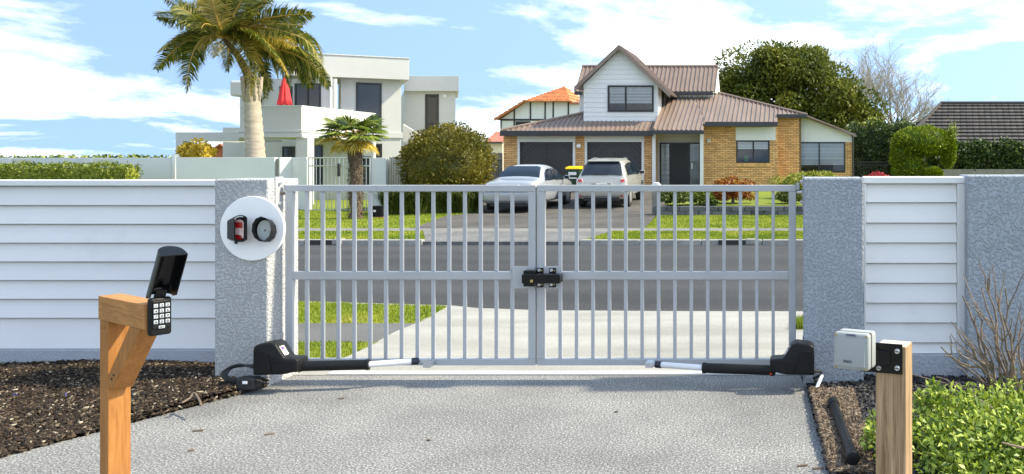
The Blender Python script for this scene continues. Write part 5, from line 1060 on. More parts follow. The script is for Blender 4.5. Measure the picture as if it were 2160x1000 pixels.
# ------------------------------------------------------------------ other houses in the distance
th_ = T('tudor_house', 'white half timbered house with orange tile roof behind the garage', 'house', (-17, 58, 0)); YT = 56.0
MB().box((PX(1057, YT), YT, 0), (PX(1225, YT), YT + 7, Z(251, YT))).build('wall', M_weather, th_)
MB().prism([(PX(1057, YT), YT, Z(251, YT)), (PX(1225, YT), YT, Z(251, YT)), (PX(1225, YT), YT, Z(214, YT)), (PX(1112, YT), YT, Z(214, YT))], (0, 6.9, 0)).build('upper_wall', M_weather, th_)
for x, y0, y1 in ((1057, 252, 300), (1085, 232, 300), (1119, 214, 252), (1150, 214, 252), (1167, 214, 252), (1199, 214, 252)): rect(th_, 'timber', x-1.3, y0, x+1.3, y1, YT, 0.05, M_timberblack, off=0.045)
rect(th_, 'timber', 1056, 251, 1222, 254.5, YT, 0.05, M_timberblack, off=0.05)
window(th_, 1088, 256, 1119, 275, YT, (1098, 1108), 0.06, None, M_glassd)
e = 0.5; apZ = Z(183, YT + 3); tl, tr2 = (PX(1110, YT), YT - e, Z(213.5, YT - e)), (PX(1206, YT), YT - e, Z(213.5, YT - e)); tap = (PX(1165, YT), YT + 3, apZ)
tile_roof(th_, [tl, tr2, tap], M_tile, 0.35, 0.32); tile_roof(th_, [tr2, (tr2[0], YT + 7, tr2[2]), tap], M_tile, 0.35, 0.32); tile_roof(th_, [tl, tap, (tl[0], YT + 7, tl[2])], M_tile, 0.35, 0.32)
tile_roof(th_, [(PX(1048, YT), YT - e, Z(251, YT - e)), (PX(1112, YT), YT - e, Z(211, YT - e)), (PX(1112, YT), YT + 4, Z(211, YT - e)), (PX(1048, YT), YT + 4, Z(251, YT - e))], M_tile, 0.35, 0.32)
tile_roof(th_, [(PX(1202, YT), YT - 0.2, Z(218, YT)), (PX(1230, YT), YT - 0.2, Z(218, YT)), (PX(1230, YT), YT + 3, Z(205, YT)), (PX(1202, YT), YT + 3, Z(205, YT))], M_tile, 0.35, 0.32)
MB().box((PX(1070, YT), YT + 4.5, Z(251, YT)), (PX(1115, YT), YT + 8, Z(222, YT))).build('rear_wall', M_weather, th_)
tile_roof(th_, [(PX(1070, YT), YT + 4, Z(240, YT)), (PX(1116, YT), YT + 4, Z(240, YT)), (PX(1116, YT), YT + 7, Z(205, YT+4)), (PX(1084, YT), YT + 7, Z(205, YT+4))], M_tile, 0.35, 0.32)
MB().prism([(PX(1048, YT), YT - e - 0.03, Z(251, YT - e)), (PX(1112, YT), YT - e - 0.03, Z(211, YT - e)), (PX(1112, YT), YT - e - 0.03, Z(215, YT - e)), (PX(1048, YT), YT - e - 0.03, Z(255, YT - e))], (0, 0.05, 0)).build('barge_board', M_tile, th_)
sh_ = T('shed', 'cream shed with faded red metal roof behind the round bush', 'shed', (PX(1040, 47), 47, 0))
MB().box((PX(1022, 47), 47, 0), (PX(1060, 47), 50, Z(303, 47))).build('wall', M_cream, sh_); MB().box((PX(1020, 46.8), 46.7, Z(303, 46.8)), (PX(1060, 46.8), 46.8, Z(299, 46.8))).build('gutter', M_gutter, sh_)
roof_sheet(sh_, [(PX(1021, 46.8), 46.8, Z(300, 46.8)), (PX(1060, 46.8), 46.8, Z(300, 46.8)), (PX(1060, 46.8), 48.6, Z(278, 48.6)), (PX(1023, 46.8), 48.6, Z(278, 48.6))], 0.3, M_rust)
dh = T('dark_roof_house', 'low house with long dark concrete tile roof behind the hedge', 'house', (15, 50, 0)); YH = 46.5
x_l, x_r = PX(1905, YH), 24.0; ez, rz = Z(304, YH), Z(221, 50.5)
MB().box((x_l + 0.5, YH + 0.5, 0), (x_r, 54, ez)).build('wall', M_cream, dh)
tile_roof(dh, [(x_l, YH, ez), (x_r, YH, ez), (x_r, 50.5, rz), (PX(1985, 50.5), 50.5, rz)], M_tiled, 0.4, 0.34, lift=0.09)
tile_roof(dh, [(x_l, YH, ez), (PX(1985, 50.5), 50.5, rz), (x_l, 54.5, ez)], M_tiled, 0.4, 0.34)
MB().tube([(x_l, YH, ez + 0.08), (PX(1985, 50.5), 50.5, rz + 0.08), (x_r, 50.5, rz + 0.08)], 0.12, 6).build('ridge_cap', M_tiled, dh)
rb = T('red_brick_house', 'small red brick gable glimpsed under the pergola beam', 'house', (PX(475, 50), 50, 0))
MB().prism([(PX(440, 50), 50, 0), (PX(500, 50), 50, 0), (PX(500, 50), 50, Z(327, 50)), (PX(470, 50), 50, Z(306, 50)), (PX(440, 50), 50, Z(327, 50))], (0, 5, 0)).build('wall', M_redbrick, rb)
for xe in (434, 506): MB().prism([(PX(470, 50), 49.7, Z(303, 50)), (PX(xe, 50), 49.7, Z(328, 50)), (PX(xe, 50), 49.7, Z(331, 50)), (PX(470, 50), 49.7, Z(306, 50))], (0, 5.5, 0)).build('roof', M_rust, rb)
# ------------------------------------------------------------------ cars
def car(name, label, kind, loc, rz_, rx_, paint, plate):
    r = T(name, label, 'car', loc, rz_, None, rx_)
    if kind == 'sedan':
        W, belt = 0.89, 0.90
        st_ = [(0.0, .42, .70, .60, .62, .62), (0.05, .32, .82, .62, .70, .74), (0.10, .28, .86, .80, .93, .72), (0.2, .25, .88, .88, 1.0, .74), (0.95, .22, .89, .92, 1.03, .74), (1.25, .22, .89, .93, 1.24, .66), (1.65, .22, .89, .93, 1.42, .60), (2.1, .22, .89, .92, 1.46, .60), (2.7, .22, .89, .91, 1.43, .60), (3.15, .22, .89, .90, 1.22, .66), (3.5, .22, .885, .88, .98, .74), (4.1, .24, .87, .80, .88, .72), (4.5, .3, .8, .7, .76, .66), (4.65, .4, .62, .6, .62, .5)]
        rear = ((0.99, 1.03, .70), (1.58, 1.405, .56)); side = [[(1.18, .12), (1.35, .12), (1.62, .82), (1.5, .78)], [(1.42, .1), (2.08, .08), (2.05, .93), (1.72, .9)], [(2.16, .08), (3.25, .06), (2.75, .9), (2.14, .93)]]
        tail = (0.62, 0.80, 0.43, 0.77); wheels = (0.85, 3.55); L_, wr = 4.65, 0.31; pz = 0.83; bl_z = (0.36, 0.66)
    else:
        W, belt = 0.87, 1.02
        st_ = [(0.0, .45, .74, .60, .66, .66), (0.05, .34, .83, .66, .72, .76), (0.10, .30, .86, .92, 1.02, .76), (0.16, .27, .87, 1.0, 1.1, .74), (0.36, .25, .87, 1.02, 1.34, .68), (0.56, .25, .87, 1.03, 1.54, .62), (0.8, .25, .87, 1.03, 1.6, .62), (1.5, .25, .87, 1.02, 1.63, .62), (2.3, .25, .87, 1.0, 1.6, .62), (2.75, .25, .87, .98, 1.35, .68), (3.15, .25, .865, .96, 1.07, .74), (3.75, .27, .85, .88, .96, .72), (4.1, .33, .78, .76, .82, .66), (4.25, .42, .6, .62, .64, .5)]
        rear = ((0.165, 1.10, .70), (0.54, 1.50, .575)); side = [[(0.55, .12), (0.95, .1), (0.98, .86), (0.75, .82)], [(1.02, .1), (1.7, .08), (1.68, .93), (1.05, .9)], [(1.78, .08), (2.85, .06), (2.4, .88), (1.76, .93)]]
        tail = (0.62, 0.86, 0.72, 1.0); wheels = (0.75, 3.3); L_, wr = 4.25, 0.34; pz = 0.80; bl_z = (0.4, 0.68)
    def prof(y, zb, w_, zbt, zt_, wt):
        half = [(w_*0.55, zb), (w_*0.93, zb + 0.02), (w_, zb + 0.16), (w_*1.005, zb + (zbt-zb)*0.55), (w_*0.965, zbt), (wt + (w_*0.965-wt)*0.12, zbt + (zt_-zbt)*0.82), (wt*0.8, zt_), (wt*0.4, zt_ + 0.012)]
        return [(a, y, z) for a, z in half] + [(-a, y, z) for a, z in reversed(half)]
    body = MB().loft([prof(*s_) for s_ in st_]).build('body', paint, r, smooth='all', local=True)
    md = body.modifiers.new('subdivision', 'SUBSURF'); md.levels = md.render_levels = 2
    def sec(y):
        for a, b in zip(st_, st_[1:]):
            if a[0] <= y <= b[0]: t = (y-a[0])/(b[0]-a[0]); return [a[i] + (b[i]-a[i])*t for i in range(6)]
        return st_[-1]
    (ya, za_, xa_), (yb_, zb_, xb_) = rear; mb = MB(); rows = 6; rg = []
    for k in range(rows+1):
        y = ya + (yb_-ya)*k/rows; s0, s1 = sec(y - 0.03), sec(y + 0.03); nn = Vector((0, -(s1[4]-s0[4]), 0.06)).normalized(); c_ = sec(y)
        rg.append([Vector((x*(xa_ + (xb_-xa_)*k/rows), y, c_[4] + 0.01 - (0.035 if abs(x) == 1 else 0.0))) + nn*0.028 for x in (-1, -.8, -.4, 0, .4, .8, 1)])
    mb.add([p for q in rg for p in q], [(k*7+i, k*7+i+1, (k+1)*7+i+1, (k+1)*7+i) for k in range(rows) for i in range(6)]).build('rear_window', M_carglass, r, smooth='all', local=True)
    for sgn in (-1, 1):
        for pl in side:
            pp_ = []
            for y, s_ in pl:
                _, zb, w_, zbt, zt_, wt = sec(y); x_ = w_*0.965 + (wt + (w_*0.965-wt)*0.12 - w_*0.965)*s_; pp_.append((sgn*(x_ + 0.012), y, zbt + (zt_-zbt)*0.82*s_ + 0.01))
            MB().prism(pp_, (sgn*0.006, 0, 0)).build('side_window', M_carglass, r, local=True)
        _, zb, w_, zbt, zt_, wt = sec(3.05 if kind == 'sedan' else 2.62)
        mr = MB().box((sgn*(w_+0.02), (3.0 if kind == 'sedan' else 2.6), zbt + 0.02), (sgn*(w_+0.2), (3.08 if kind == 'sedan' else 2.68), zbt + 0.15)).build('mirror', paint, r, bevel=0.03, local=True)
        MB().box((sgn*(w_+0.035), (2.992 if kind == 'sedan' else 2.592), zbt + 0.035), (sgn*(w_+0.185), (2.999 if kind == 'sedan' else 2.599), zbt + 0.135)).build('mirror_glass', M_carglass, mr, local=True)
        x0_, z0_, x1_, z1_ = tail[0], tail[2] + 0.13, tail[1], tail[3]
        t_ = MB().hexa([(sgn*x0_, 0.045 if kind == 'sedan' else 0.06, z0_), (sgn*0.85, 0.10, z0_), (sgn*0.85, 0.3, z0_), (sgn*x0_, 0.3, z0_)], [(sgn*(x0_ + 0.02), 0.06 if kind == 'sedan' else 0.09, z1_), (sgn*0.845, 0.14, z1_), (sgn*0.845, 0.3, z1_), (sgn*(x0_ + 0.02), 0.3, z1_)]).build('tail_light', M_tail if kind == 'sedan' else M_tailw, r, bevel=0.012, local=True)
        MB().hexa([(sgn*(x0_+0.03), 0.04, z1_-0.11), (sgn*0.78, 0.075, z1_-0.11), (sgn*0.78, 0.2, z1_-0.11), (sgn*(x0_+0.03), 0.2, z1_-0.11)], [(sgn*(x0_+0.05), 0.05, z1_-0.03), (sgn*0.78, 0.09, z1_-0.03), (sgn*0.78, 0.2, z1_-0.03), (sgn*(x0_+0.05), 0.2, z1_-0.03)]).build('light_insert', M_tailw if kind == 'sedan' else M_tail, t_, local=True)
        if kind != 'sedan':
            MB().box((sgn*0.52, 0.028, 0.40), (sgn*0.74, 0.06, 0.455)).build('bumper_reflector', M_tail, r, bevel=0.008, local=True)
            MB().tube([(sgn*0.51, 0.85, 1.585), (sgn*0.52, 1.1, 1.615), (sgn*0.52, 1.6, 1.625), (sgn*0.51, 2.15, 1.585)], 0.02, 6).build('roof_rail', M_steel, r, local=True)
        for wy in wheels:
            wh = MB().tube([(sgn*0.66, wy, wr), (sgn*0.875, wy, wr)], wr, 24).build('wheel', M_rubber, r, bevel=0.03, smooth=True, local=True)
            MB().tube([(sgn*0.80, wy, wr), (sgn*0.882, wy, wr)], wr*0.66, 20).build('rim', M_rim, wh, bevel=0.01, smooth=True, local=True)
            MB().loft([[(sgn*0.70, wy + (wr+0.055)*math.cos(t*math.pi/12), wr + (wr+0.055)*math.sin(t*math.pi/12)) for t in range(-3, 16)], [(sgn*0.872, wy + (wr+0.055)*math.cos(t*math.pi/12), wr + (wr+0.055)*math.sin(t*math.pi/12)) for t in range(-3, 16)]]).build('wheel_arch', M_rubber, r, local=True)
    MB().box((-0.6, 0.02, bl_z[0] - 0.17), (0.6, 0.5, bl_z[0] - 0.04)).build('underbody', M_rubber, r, bevel=0.03, local=True)
    for z in bl_z: MB().box((-0.72, -0.004, z), (0.72, 0.02, z + 0.012)).build('bumper_seam', M_gutter, r, local=True)
    rec = MB().box((-0.34, 0.05 if kind == 'sedan' else 0.04, pz - 0.13), (0.34, 0.12, pz + 0.07)).build('plate_recess', paint, r, bevel=0.02, local=True)
    pl_ = MB().box((-0.19, 0.035 if kind == 'sedan' else 0.026, pz - 0.095), (0.19, 0.049 if kind == 'sedan' else 0.039, pz + 0.035)).build('number_plate', M_disc, r, bevel=0.004, local=True)
    ltext(plate, 0.115, (0, 0.033 if kind == 'sedan' else 0.024, pz - 0.03), M_ink, pl_)
    if kind != 'sedan':
        MB().tube([(-0.02, 0.10, 1.15), (0.2, 0.095, 1.13), (-0.28, 0.10, 1.165)], 0.011, 5).build('wiper', M_rubber, r, local=True)
        MB().hexa([(-0.55, 0.45, 1.545), (0.55, 0.45, 1.545), (0.55, 0.7, 1.56), (-0.55, 0.7, 1.56)], [(-0.55, 0.42, 1.575), (0.55, 0.42, 1.575), (0.55, 0.7, 1.615), (-0.55, 0.7, 1.615)]).build('rear_spoiler', paint, r, bevel=0.01, local=True)
    for y in ((1.75, 2.65) if kind == 'sedan' else (1.35, 2.1)):
        for sgn in (-1, 1): MB().box((sgn*0.885, y, belt - 0.13), (sgn*0.91, y + 0.16, belt - 0.1)).build('door_handle', paint, r, bevel=0.008, local=True)
    return r
sg = G(1070, 452); car('parked_car', 'silver sedan parked in front of the first garage door', 'sedan', (PX(1071, 28.0), 28.0, 0.02), R(-2.0), R(1.6), M_silver, 'CNE 37')
car('parked_car', 'champagne coloured wagon with roof rails parked by the porch', 'wagon', (PX(1268, 29.9), 29.9, 0.06), R(1.0), R(2.6), M_champ, 'DLK932')
# wheelie bin
wb2 = T('wheelie_bin', 'green wheelie bin with yellow lid beside the brick pier', 'bin', (PX(1211, 36.4), 36.4, 0.37), R(4))
MB().hexa([(-0.23, -0.25, 0.06), (0.23, -0.25, 0.06), (0.23, 0.22, 0.06), (-0.23, 0.22, 0.06)], [(-0.29, -0.34, 0.93), (0.29, -0.34, 0.93), (0.29, 0.34, 0.93), (-0.29, 0.34, 0.93)]).build('body', M_bin, wb2, bevel=0.03, local=True)
MB().hexa([(-0.31, -0.37, 0.935), (0.31, -0.37, 0.935), (0.31, 0.37, 0.935), (-0.31, 0.37, 0.935)], [(-0.28, -0.33, 1.02), (0.28, -0.33, 1.02), (0.28, 0.37, 1.06), (-0.28, 0.37, 1.06)]).build('lid', M_yellow, wb2, bevel=0.02, local=True)
for s_ in (-1, 1): MB().tube([(s_*0.2, 0.26, 0.1), (s_*0.27, 0.26, 0.1)], 0.1, 14).build('wheel', M_rubber, wb2, local=True)
MB().hexa([(-0.17, -0.3225, 0.70), (0.15, -0.3225, 0.70), (0.15, -0.318, 0.70), (-0.17, -0.318, 0.70)], [(-0.17, -0.3345, 0.82), (0.15, -0.3345, 0.82), (0.15, -0.33, 0.82), (-0.17, -0.33, 0.82)]).build('printed_emblem', M_disc, wb2, local=True)
MB().hexa([(-0.17, -0.306, 0.55), (0.16, -0.306, 0.55), (0.16, -0.302, 0.55), (-0.17, -0.302, 0.55)], [(-0.17, -0.311, 0.60), (0.16, -0.311, 0.60), (0.16, -0.307, 0.60), (-0.17, -0.307, 0.60)]).build('printed_strip', M_disc, wb2, local=True)
# letterbox post and low block wall
lp_ = T('letterbox', 'dark timber letterbox post with small white roof at the end of the block wall', 'letterbox', (PX(1381, 27.4), 27.4, 0))
MB().box((PX(1375, 27.4), 27.4, 0), (PX(1386, 27.4), 27.56, Z(392, 27.4))).build('post', M_greytimber, lp_, bevel=0.01)
MB().prism([(PX(1373, 27.3), 27.25, Z(391, 27.3)), (PX(1392, 27.3), 27.25, Z(391, 27.3)), (PX(1386, 27.3), 27.25, Z(385, 27.3)), (PX(1379, 27.3), 27.25, Z(385, 27.3))], (0, 0.35, 0)).build('cap', M_white, lp_, bevel=0.01)
bw2 = T('block_wall', 'low two course wall of dark grey split blocks before the brick house', 'wall', (0, 27.2, 0))
for r_ in range(2):
    x = PX(1392, 27.1) - (0.2 if r_ else 0)
    while x < 2.2:
        MB().box((x, 27.08 + rnd.uniform(-0.015, 0.015), r_*0.15 - 0.02), (x + 0.385, 27.3, r_*0.15 + 0.125)).build('block', M_stone, bw2, bevel=0.015); x += 0.4
bf = T('iron_fence', 'black iron fence between the brick house and the clipped conifer', 'fence', (PX(1835, 41), 41, 0.4))
for i in range(12): MB().tube([(PX(1803 + i*6, 41), 41, 0.3), (PX(1803 + i*6, 41), 41, Z(342, 41))], 0.018, 5).build('bar', M_frame, bf)
for y in (342, 349): MB().tube([(PX(1800, 41), 41, Z(y, 41)), (PX(1872, 41), 41, Z(y, 41))], 0.022, 5).build('rail', M_frame, bf)
# ------------------------------------------------------------------ vegetation across the road
def bez(a, b, c, t): return a*(1-t)**2 + b*2*t*(1-t) + c*t**2
pt_ = T('palm_tree', 'tall feather palm with ringed pale trunk in front of the pale house', 'palm', (PX(540, 31), 31, 0)); YP = 31.0
tk = [P(541, 470, YP), P(539, 330, YP), P(535, 260, YP), P(531, 190, YP), P(520, 150, YP), P(498, 112, YP), P(472, 82, YP)]
tp_ = []
for i in range(len(tk)-1):
    for k in range(9): tp_.append(tk[i].lerp(tk[i+1], k/9))
tp_.append(tk[-1]); rr_ = []
for i, p in enumerate(tp_):
    h = i/(len(tp_)-1); rr_.append((0.34 - 0.10*min(1, h*2) - (0.14*max(0, h-0.55)/0.45)) * (1 + 0.045*(1 if i % 2 else -1)))
MB().tube(tp_[:29], rr_[:29], 18).build('trunk', M_trunk, pt_, smooth='all')
MB().tube(tp_[28:], [0.17 - 0.004*i for i in range(len(tp_[28:]))], 12).build('crown_shaft', M_trunkb, pt_, smooth='all')
for k in range(9):
    a = k*0.7; q = tk[3] + Vector((0, 0, 0.35)); MB().tube([q + Vector((0.2*math.cos(a), 0.2*math.sin(a), -0.75)), q + Vector((0.27*math.cos(a), 0.27*math.sin(a), -0.3)), q + Vector((0.33*math.cos(a), 0.33*math.sin(a), 0.12))], [0.07, 0.06, 0.02], 7).build('leaf_base', M_trunk, pt_, smooth='all')
def frond(start, ctrl, tip, lmax, m, nl=120, droop=0.5):
    ts = np.linspace(0.06, 1, nl); p = np.array([bez(start, ctrl, tip, t) for t in ts]); tg = np.array([(ctrl-start)*2*(1-t) + (tip-ctrl)*2*t for t in ts]); tg = unit(tg)
    up = np.array([0, 0, 1.0]); sd = unit(np.cross(tg, up)); nr = np.cross(sd, tg)
    tw = rnd.choice((-1, 1)) * rnd.uniform(0.5, 1.05); sd, nr = sd*math.cos(tw) + nr*math.sin(tw), nr*math.cos(tw) - sd*math.sin(tw)
    ln = lmax * (np.sin(np.clip(ts*1.02, 0, 1)*math.pi*0.92 + 0.12)**0.6) * rng.uniform(0.85, 1.1, nl); V = []; Fq = []
    for s_ in (-1, 1):
        w0 = 0.024; jt = rng.normal(size=(nl, 3))*0.10
        d1 = unit(sd*s_*1.0 + tg*0.62 + nr*0.2 + jt); d2 = unit(d1*0.75 + np.array([0, 0, -1.0])*droop + tg*0.2 + jt)
        a = p; b = p + d1*(ln*0.5)[:, None]; c = b + d2*(ln*0.6)[:, None]; ww = np.cross(d1, nr); ww = unit(tg*0.8 + nr*0.3)*w0
        o0 = sum(len(v) for v in V); V.append(np.stack([a-ww*0.6, a+ww*0.6, b+ww, b-ww, c], 1).reshape(-1, 3)); i = np.arange(nl)[:, None]*5 + o0
        Fq.append(np.hstack([i+0, i+1, i+2, i+3])); Fq.append(np.hstack([i+3, i+2, i+4, i+4]))
    V = np.vstack(V); tri = [f[:, :3] for f in Fq[1::2]]; qd = Fq[0::2]
    faces = np.vstack([np.vstack([q[:, [0, 1, 2]], q[:, [0, 2, 3]]]) for q in qd] + tri)
    o = nmesh('frond', V, faces, m, pt_)
    MB().tube([bez(start, ctrl, tip, t/14) for t in range(15)], [0.045*(1 - t/15) + 0.006 for t in range(15)], 5).build('rachis', M_rachis, o)
crn = P(470, 74, YP)
fr_ = [(332, 36, 80, -5, 0), (338, 106, 55, 20, .3), (330, 146, 70, 55, -.2), (394, 196, 75, 95, -.3), (528, 200, 70, 90, -.9), (456, 118, 45, 45, -1.4), (606, 158, 85, 62, -.6), (622, 100, 75, 22, -.3), (638, 54, 75, 0, .3), (656, 30, 90, -30, .6), (346, -4, 70, -30, .4), (408, -45, 40, -60, .6), (470, -70, 10, -70, .2), (540, -50, 30, -70, -.3), (590, -30, 60, -50, .5), (375, 12, 60, -10, -.6), (440, -30, 20, -55, -.8), (560, 10, 50, -40, -.8), (612, 70, 65, 5, -.9), (360, 128, 60, 20, .8), (480, 150, 15, 40, .9), (570, 190, 70, 60, .7), (500, -60, 12, -80, .8), (425, 60, 40, -20, -1.5), (520, 40, 40, -30, -1.5), (545, 178, 45, 60, -0.8), (585, 120, 60, 20, -1.2)]
for k, (tx, ty, dx_, dy_, dY) in enumerate(fr_):
    tip = P(tx, ty, YP + dY); sgn = 1 if tx > 470 else -1; ctrl = P(470 + sgn*dx_*0.95, 74 + min(dy_, 30)*0.4 - 32, YP + dY*0.6)
    frond(crn + Vector((rnd.uniform(-0.08, 0.08), rnd.uniform(-0.1, 0.1), rnd.uniform(-0.1, 0.1))), ctrl, tip, 0.6 + 0.1*rnd.random(), M_frondy if k in (1, 5, 4, 7, 6, 16, 19) else M_frond)
for tx, ty, cx_, cy_, dY in ((676, 132, 640, 30, 1.2), (694, 182, 640, 90, 1.0), (664, 112, 610, 30, 1.5), (610, 182, 590, 70, 1.4), (655, 185, 640, 90, 1.6), (560, 205, 560, 90, 1.2), (640, 160, 590, 70, 2.0), (682, 160, 620, 80, 1.7), (585, 160, 560, 50, 1.8)):
    frond(P(520, 100, YP + 0.6), P(cx_, cy_, YP + dY*0.7), P(tx, ty, YP + dY), 0.75, M_frond, 110, 1.1)
# fan palm
YF = 25.6; fp = T('fan_palm', 'short fan palm with hairy brown trunk and yellowing lower leaves', 'palm', (PX(749, YF), YF, 0))
tr_ = [(PX(750 + 1.5*math.sin(i), YF), YF, Z(466 - i*(166/14), YF)) for i in range(15)]; MB().tube(tr_, [0.24 if i == 0 else 0.155 + 0.012*math.sin(i*2.3) + (0.03 if i > 10 else 0) for i in range(15)], 12).build('trunk', M_trunkb, fp, smooth='all')
V, Fq = leafV(np.column_stack([PX(750, YF) + 0.15*np.cos(a_ := rng.uniform(0, 6.28, 900)), YF + 0.15*np.sin(a_), rng.uniform(0.1, 2.25, 900)]), np.column_stack([np.cos(a_)*0.4, np.sin(a_)*0.4, -np.ones(900) + rng.uniform(0, 1.2, 900)]), np.column_stack([np.cos(a_), np.sin(a_), 0*a_]), 0.14, 0.025)
nmesh('trunk_fibres', V, Fq, M_trunkb, fp, 'stuff')
hub0 = P(747, 293, YF)
def fan(direction, plen, rad, m, spread=R(215), nseg=26, fold=0.1):
    dv_ = Vector(direction).normalized(); c = hub0 + dv_*plen; side = dv_.cross(Vector((0, 0, 1))); side = side.normalized() if side.length > 0.05 else Vector((1, 0, 0)); upn = side.cross(dv_).normalized()
    V = []; Fq = []; fwd = (dv_*0.9 - Vector((0, 0, 0.25))).normalized()
    for i in range(nseg):
        t = -spread/2 + spread*i/(nseg-1); dd = (fwd*math.cos(t) + side*math.sin(t)).normalized(); rl = rad*rnd.uniform(0.86, 1.06)*(0.72 + 0.28*math.cos(t*0.6)); dt = spread/nseg*0.5
        e1 = (fwd*math.cos(t-dt) + side*math.sin(t-dt)); e2 = (fwd*math.cos(t+dt) + side*math.sin(t+dt)); o_ = len(V)
        fo_ = upn*(0.035 if i % 2 else -0.01); tipd = Vector((0, 0, -rnd.uniform(0.02, 0.13)))
        V += [c, c + e1*rl*0.55 - fo_*0.5, c + dd*rl*0.6 + fo_, c + e2*rl*0.55 - fo_*0.5, c + dd*rl + tipd]
        Fq += [(o_, o_+1, o_+2), (o_, o_+2, o_+3), (o_+1, o_+4, o_+2), (o_+2, o_+4, o_+3)]
    ob = nmesh('fan_leaf', [tuple(v) for v in V], Fq, m, fp); MB().tube([hub0, hub0 + dv_*plen*0.5 + Vector((0, 0, 0.03)), c], [0.018, 0.013, 0.01], 5).build('petiole', M_rachis, ob)
for k in range(20):
    a = k*2.4; el = 0.95 - (k/20)*0.9; fan((math.cos(a)*math.cos(el), math.sin(a)*math.cos(el), math.sin(el)), 0.45 + 0.12*rnd.random(), 0.58, M_fang)
for a in (0.0, -0.7, -1.3, -2.0, -2.8, 3.1, 2.2, 0.9): fan((math.cos(a)*0.85, math.sin(a)*0.6 - 0.1, -0.28 if abs(a) < 2.6 else 0.02), 0.3 + (0.28 if abs(a) > 2.6 else 0), 0.52, M_fany)
# round bush, strap plants
def bush(name, label, cen, rad, n, cl, ln, wd, m, core=0.8, cat='bush', stem=True):
    b = T(name, label, cat, (cen[0], cen[1], 0)); crown('crown', cen, rad, n, cl, ln, wd, m, b)
    if core: blob('inner_growth', cen, tuple(q*core for q in rad), m, b)
    if stem: MB().tube([(cen[0], cen[1], -0.05), (cen[0], cen[1], cen[2])], [0.08, 0.04], 6).build('stem', M_bark, b)
    return b
cb = P(945, 352, 30.5); n = 15000
rbh = T('round_bush', 'large dense clipped bush with bronze green leaves beside the silver sedan', 'bush', (cb.x, 30.5, 0)); rad = np.array([1.42, 1.4, 1.42])
u = unit(rng.normal(size=(n, 3))); bump_ = 1 + 0.075*(np.sin(u[:, 0]*7 + 1)*np.sin(u[:, 2]*8) + np.sin(u[:, 1]*9 + u[:, 2]*6)); pr = np.sign(u) * np.abs(u)**0.82; pr = pr / (np.linalg.norm(pr, axis=1, keepdims=True)**0.6)
C = np.array([cb.x, 30.5, cb.z - 0.05]) + pr*rad*(bump_*rng.uniform(0.84, 1.04, n))[:, None]; D = unit(u + rng.normal(size=(n, 3))*0.6 + np.array([0, 0, 0.2])); V, Fq = leafV(C, D, u + rng.normal(size=(n, 3))*0.6, 0.11, 0.05); nmesh('crown', V, Fq, M_leafbush, rbh, 'stuff')
blob('inner_growth', (cb.x, 30.5, cb.z - 0.05), (1.27, 1.25, 1.28), M_leafbush, rbh, 0.05); MB().tube([(cb.x, 30.5, -0.05), (cb.x, 30.5, 1)], 0.1, 6).build('stem', M_bark, rbh)
def straps(name, label, x0, x1, Yc, n, ln, m, cat='plant', z=0.0, tw=0.03):
    r = T(name, label, cat, ((PX(x0, Yc)+PX(x1, Yc))/2, Yc, z)); bx_ = rng.uniform(PX(x0, Yc), PX(x1, Yc), n); by_ = Yc + rng.uniform(-0.5, 0.5, n); a = rng.uniform(0, 6.28, n); h = ln*rng.uniform(0.6, 1.2, n)
    B = np.column_stack([bx_, by_, np.full(n, z)]); o_ = np.column_stack([np.cos(a), np.sin(a), 0*a]); s_ = np.column_stack([-np.sin(a), np.cos(a), 0*a])*tw*0.5
    Mi = B + o_*(h*0.3)[:, None]; Mi[:, 2] += h*0.75; Tp = B + o_*(h*0.85)[:, None]; Tp[:, 2] += h*rng.uniform(0.55, 0.95, n)
    V = np.stack([B-s_, B+s_, Mi+s_, Mi-s_, Tp], 1).reshape(-1, 3); i = np.arange(n)[:, None]*5
    nmesh('leaf_mass', V, np.vstack([i+np.array([0, 1, 2]), i+np.array([0, 2, 3]), i+np.array([3, 2, 4])]), m, r, 'stuff'); return r
straps('strap_leaf_clump', 'clump of arching strap leaves beside the utility box', 822, 900, 27.8, 2400, 0.85, M_strap)
straps('strap_leaf_clump', 'clump of arching strap leaves under the round bush', 902, 1005, 28.6, 2600, 0.8, M_strap)
# garden of the brick house
zg = 0.33
def gbush(label, x0, x1, y0, Yc, m, n=2200, ln=0.09, wd=0.04, name='garden_shrub', zb=zg):
    zt_ = PZ(y0, Yc); cx_ = (PX(x0, Yc)+PX(x1, Yc))/2; rx = abs(PX(x1, Yc)-PX(x0, Yc))/2; rz_ = (zt_ - zb)/2
    return bush(name, label, (cx_, Yc, zb + rz_*0.95), (rx*1.02, max(0.3, rx*0.8), rz_*1.1), n*2, 34, ln, wd, m, 0.5, 'shrub')
gbush('grey green shrub trailing over the block wall beside the letterbox', 1392, 1452, 403, 27.5, M_leafhedge and M_strap, 2400)
gbush('soft green mounded shrub between letterbox and red leaved shrub', 1448, 1505, 402, 27.7, M_leaflow, 2200)
gbush('red and orange leaved shrub behind the block wall', 1500, 1592, 376, 28.3, M_leafred, 3600, 0.09, 0.045)
gbush('spreading lime green shrub under the wide blind window', 1634, 1778, 360, 31.0, M_leaflime, 5000, 0.10, 0.035)
gbush('small dark green shrub at the foot of the lime shrub', 1632, 1700, 405, 28.2, M_strap, 1500)
gbush('low dark evergreen tuft beside the red leaved shrub', 1484, 1512, 425, 27.5, M_leafhedge, 800)
rf2 = PZ(366, 33); bush('red_groundcover', 'low red leaved plant showing above the short boarded panel', (PX(1850, 33), 33, rf2 - 0.28), (0.65, 0.5, 0.3), 1600, 20, 0.09, 0.04, mat('crimson_leaf', (0.42, 0.03, 0.04), 0.5, 0.3, 9, island=0.4), 0.6, 'plant')
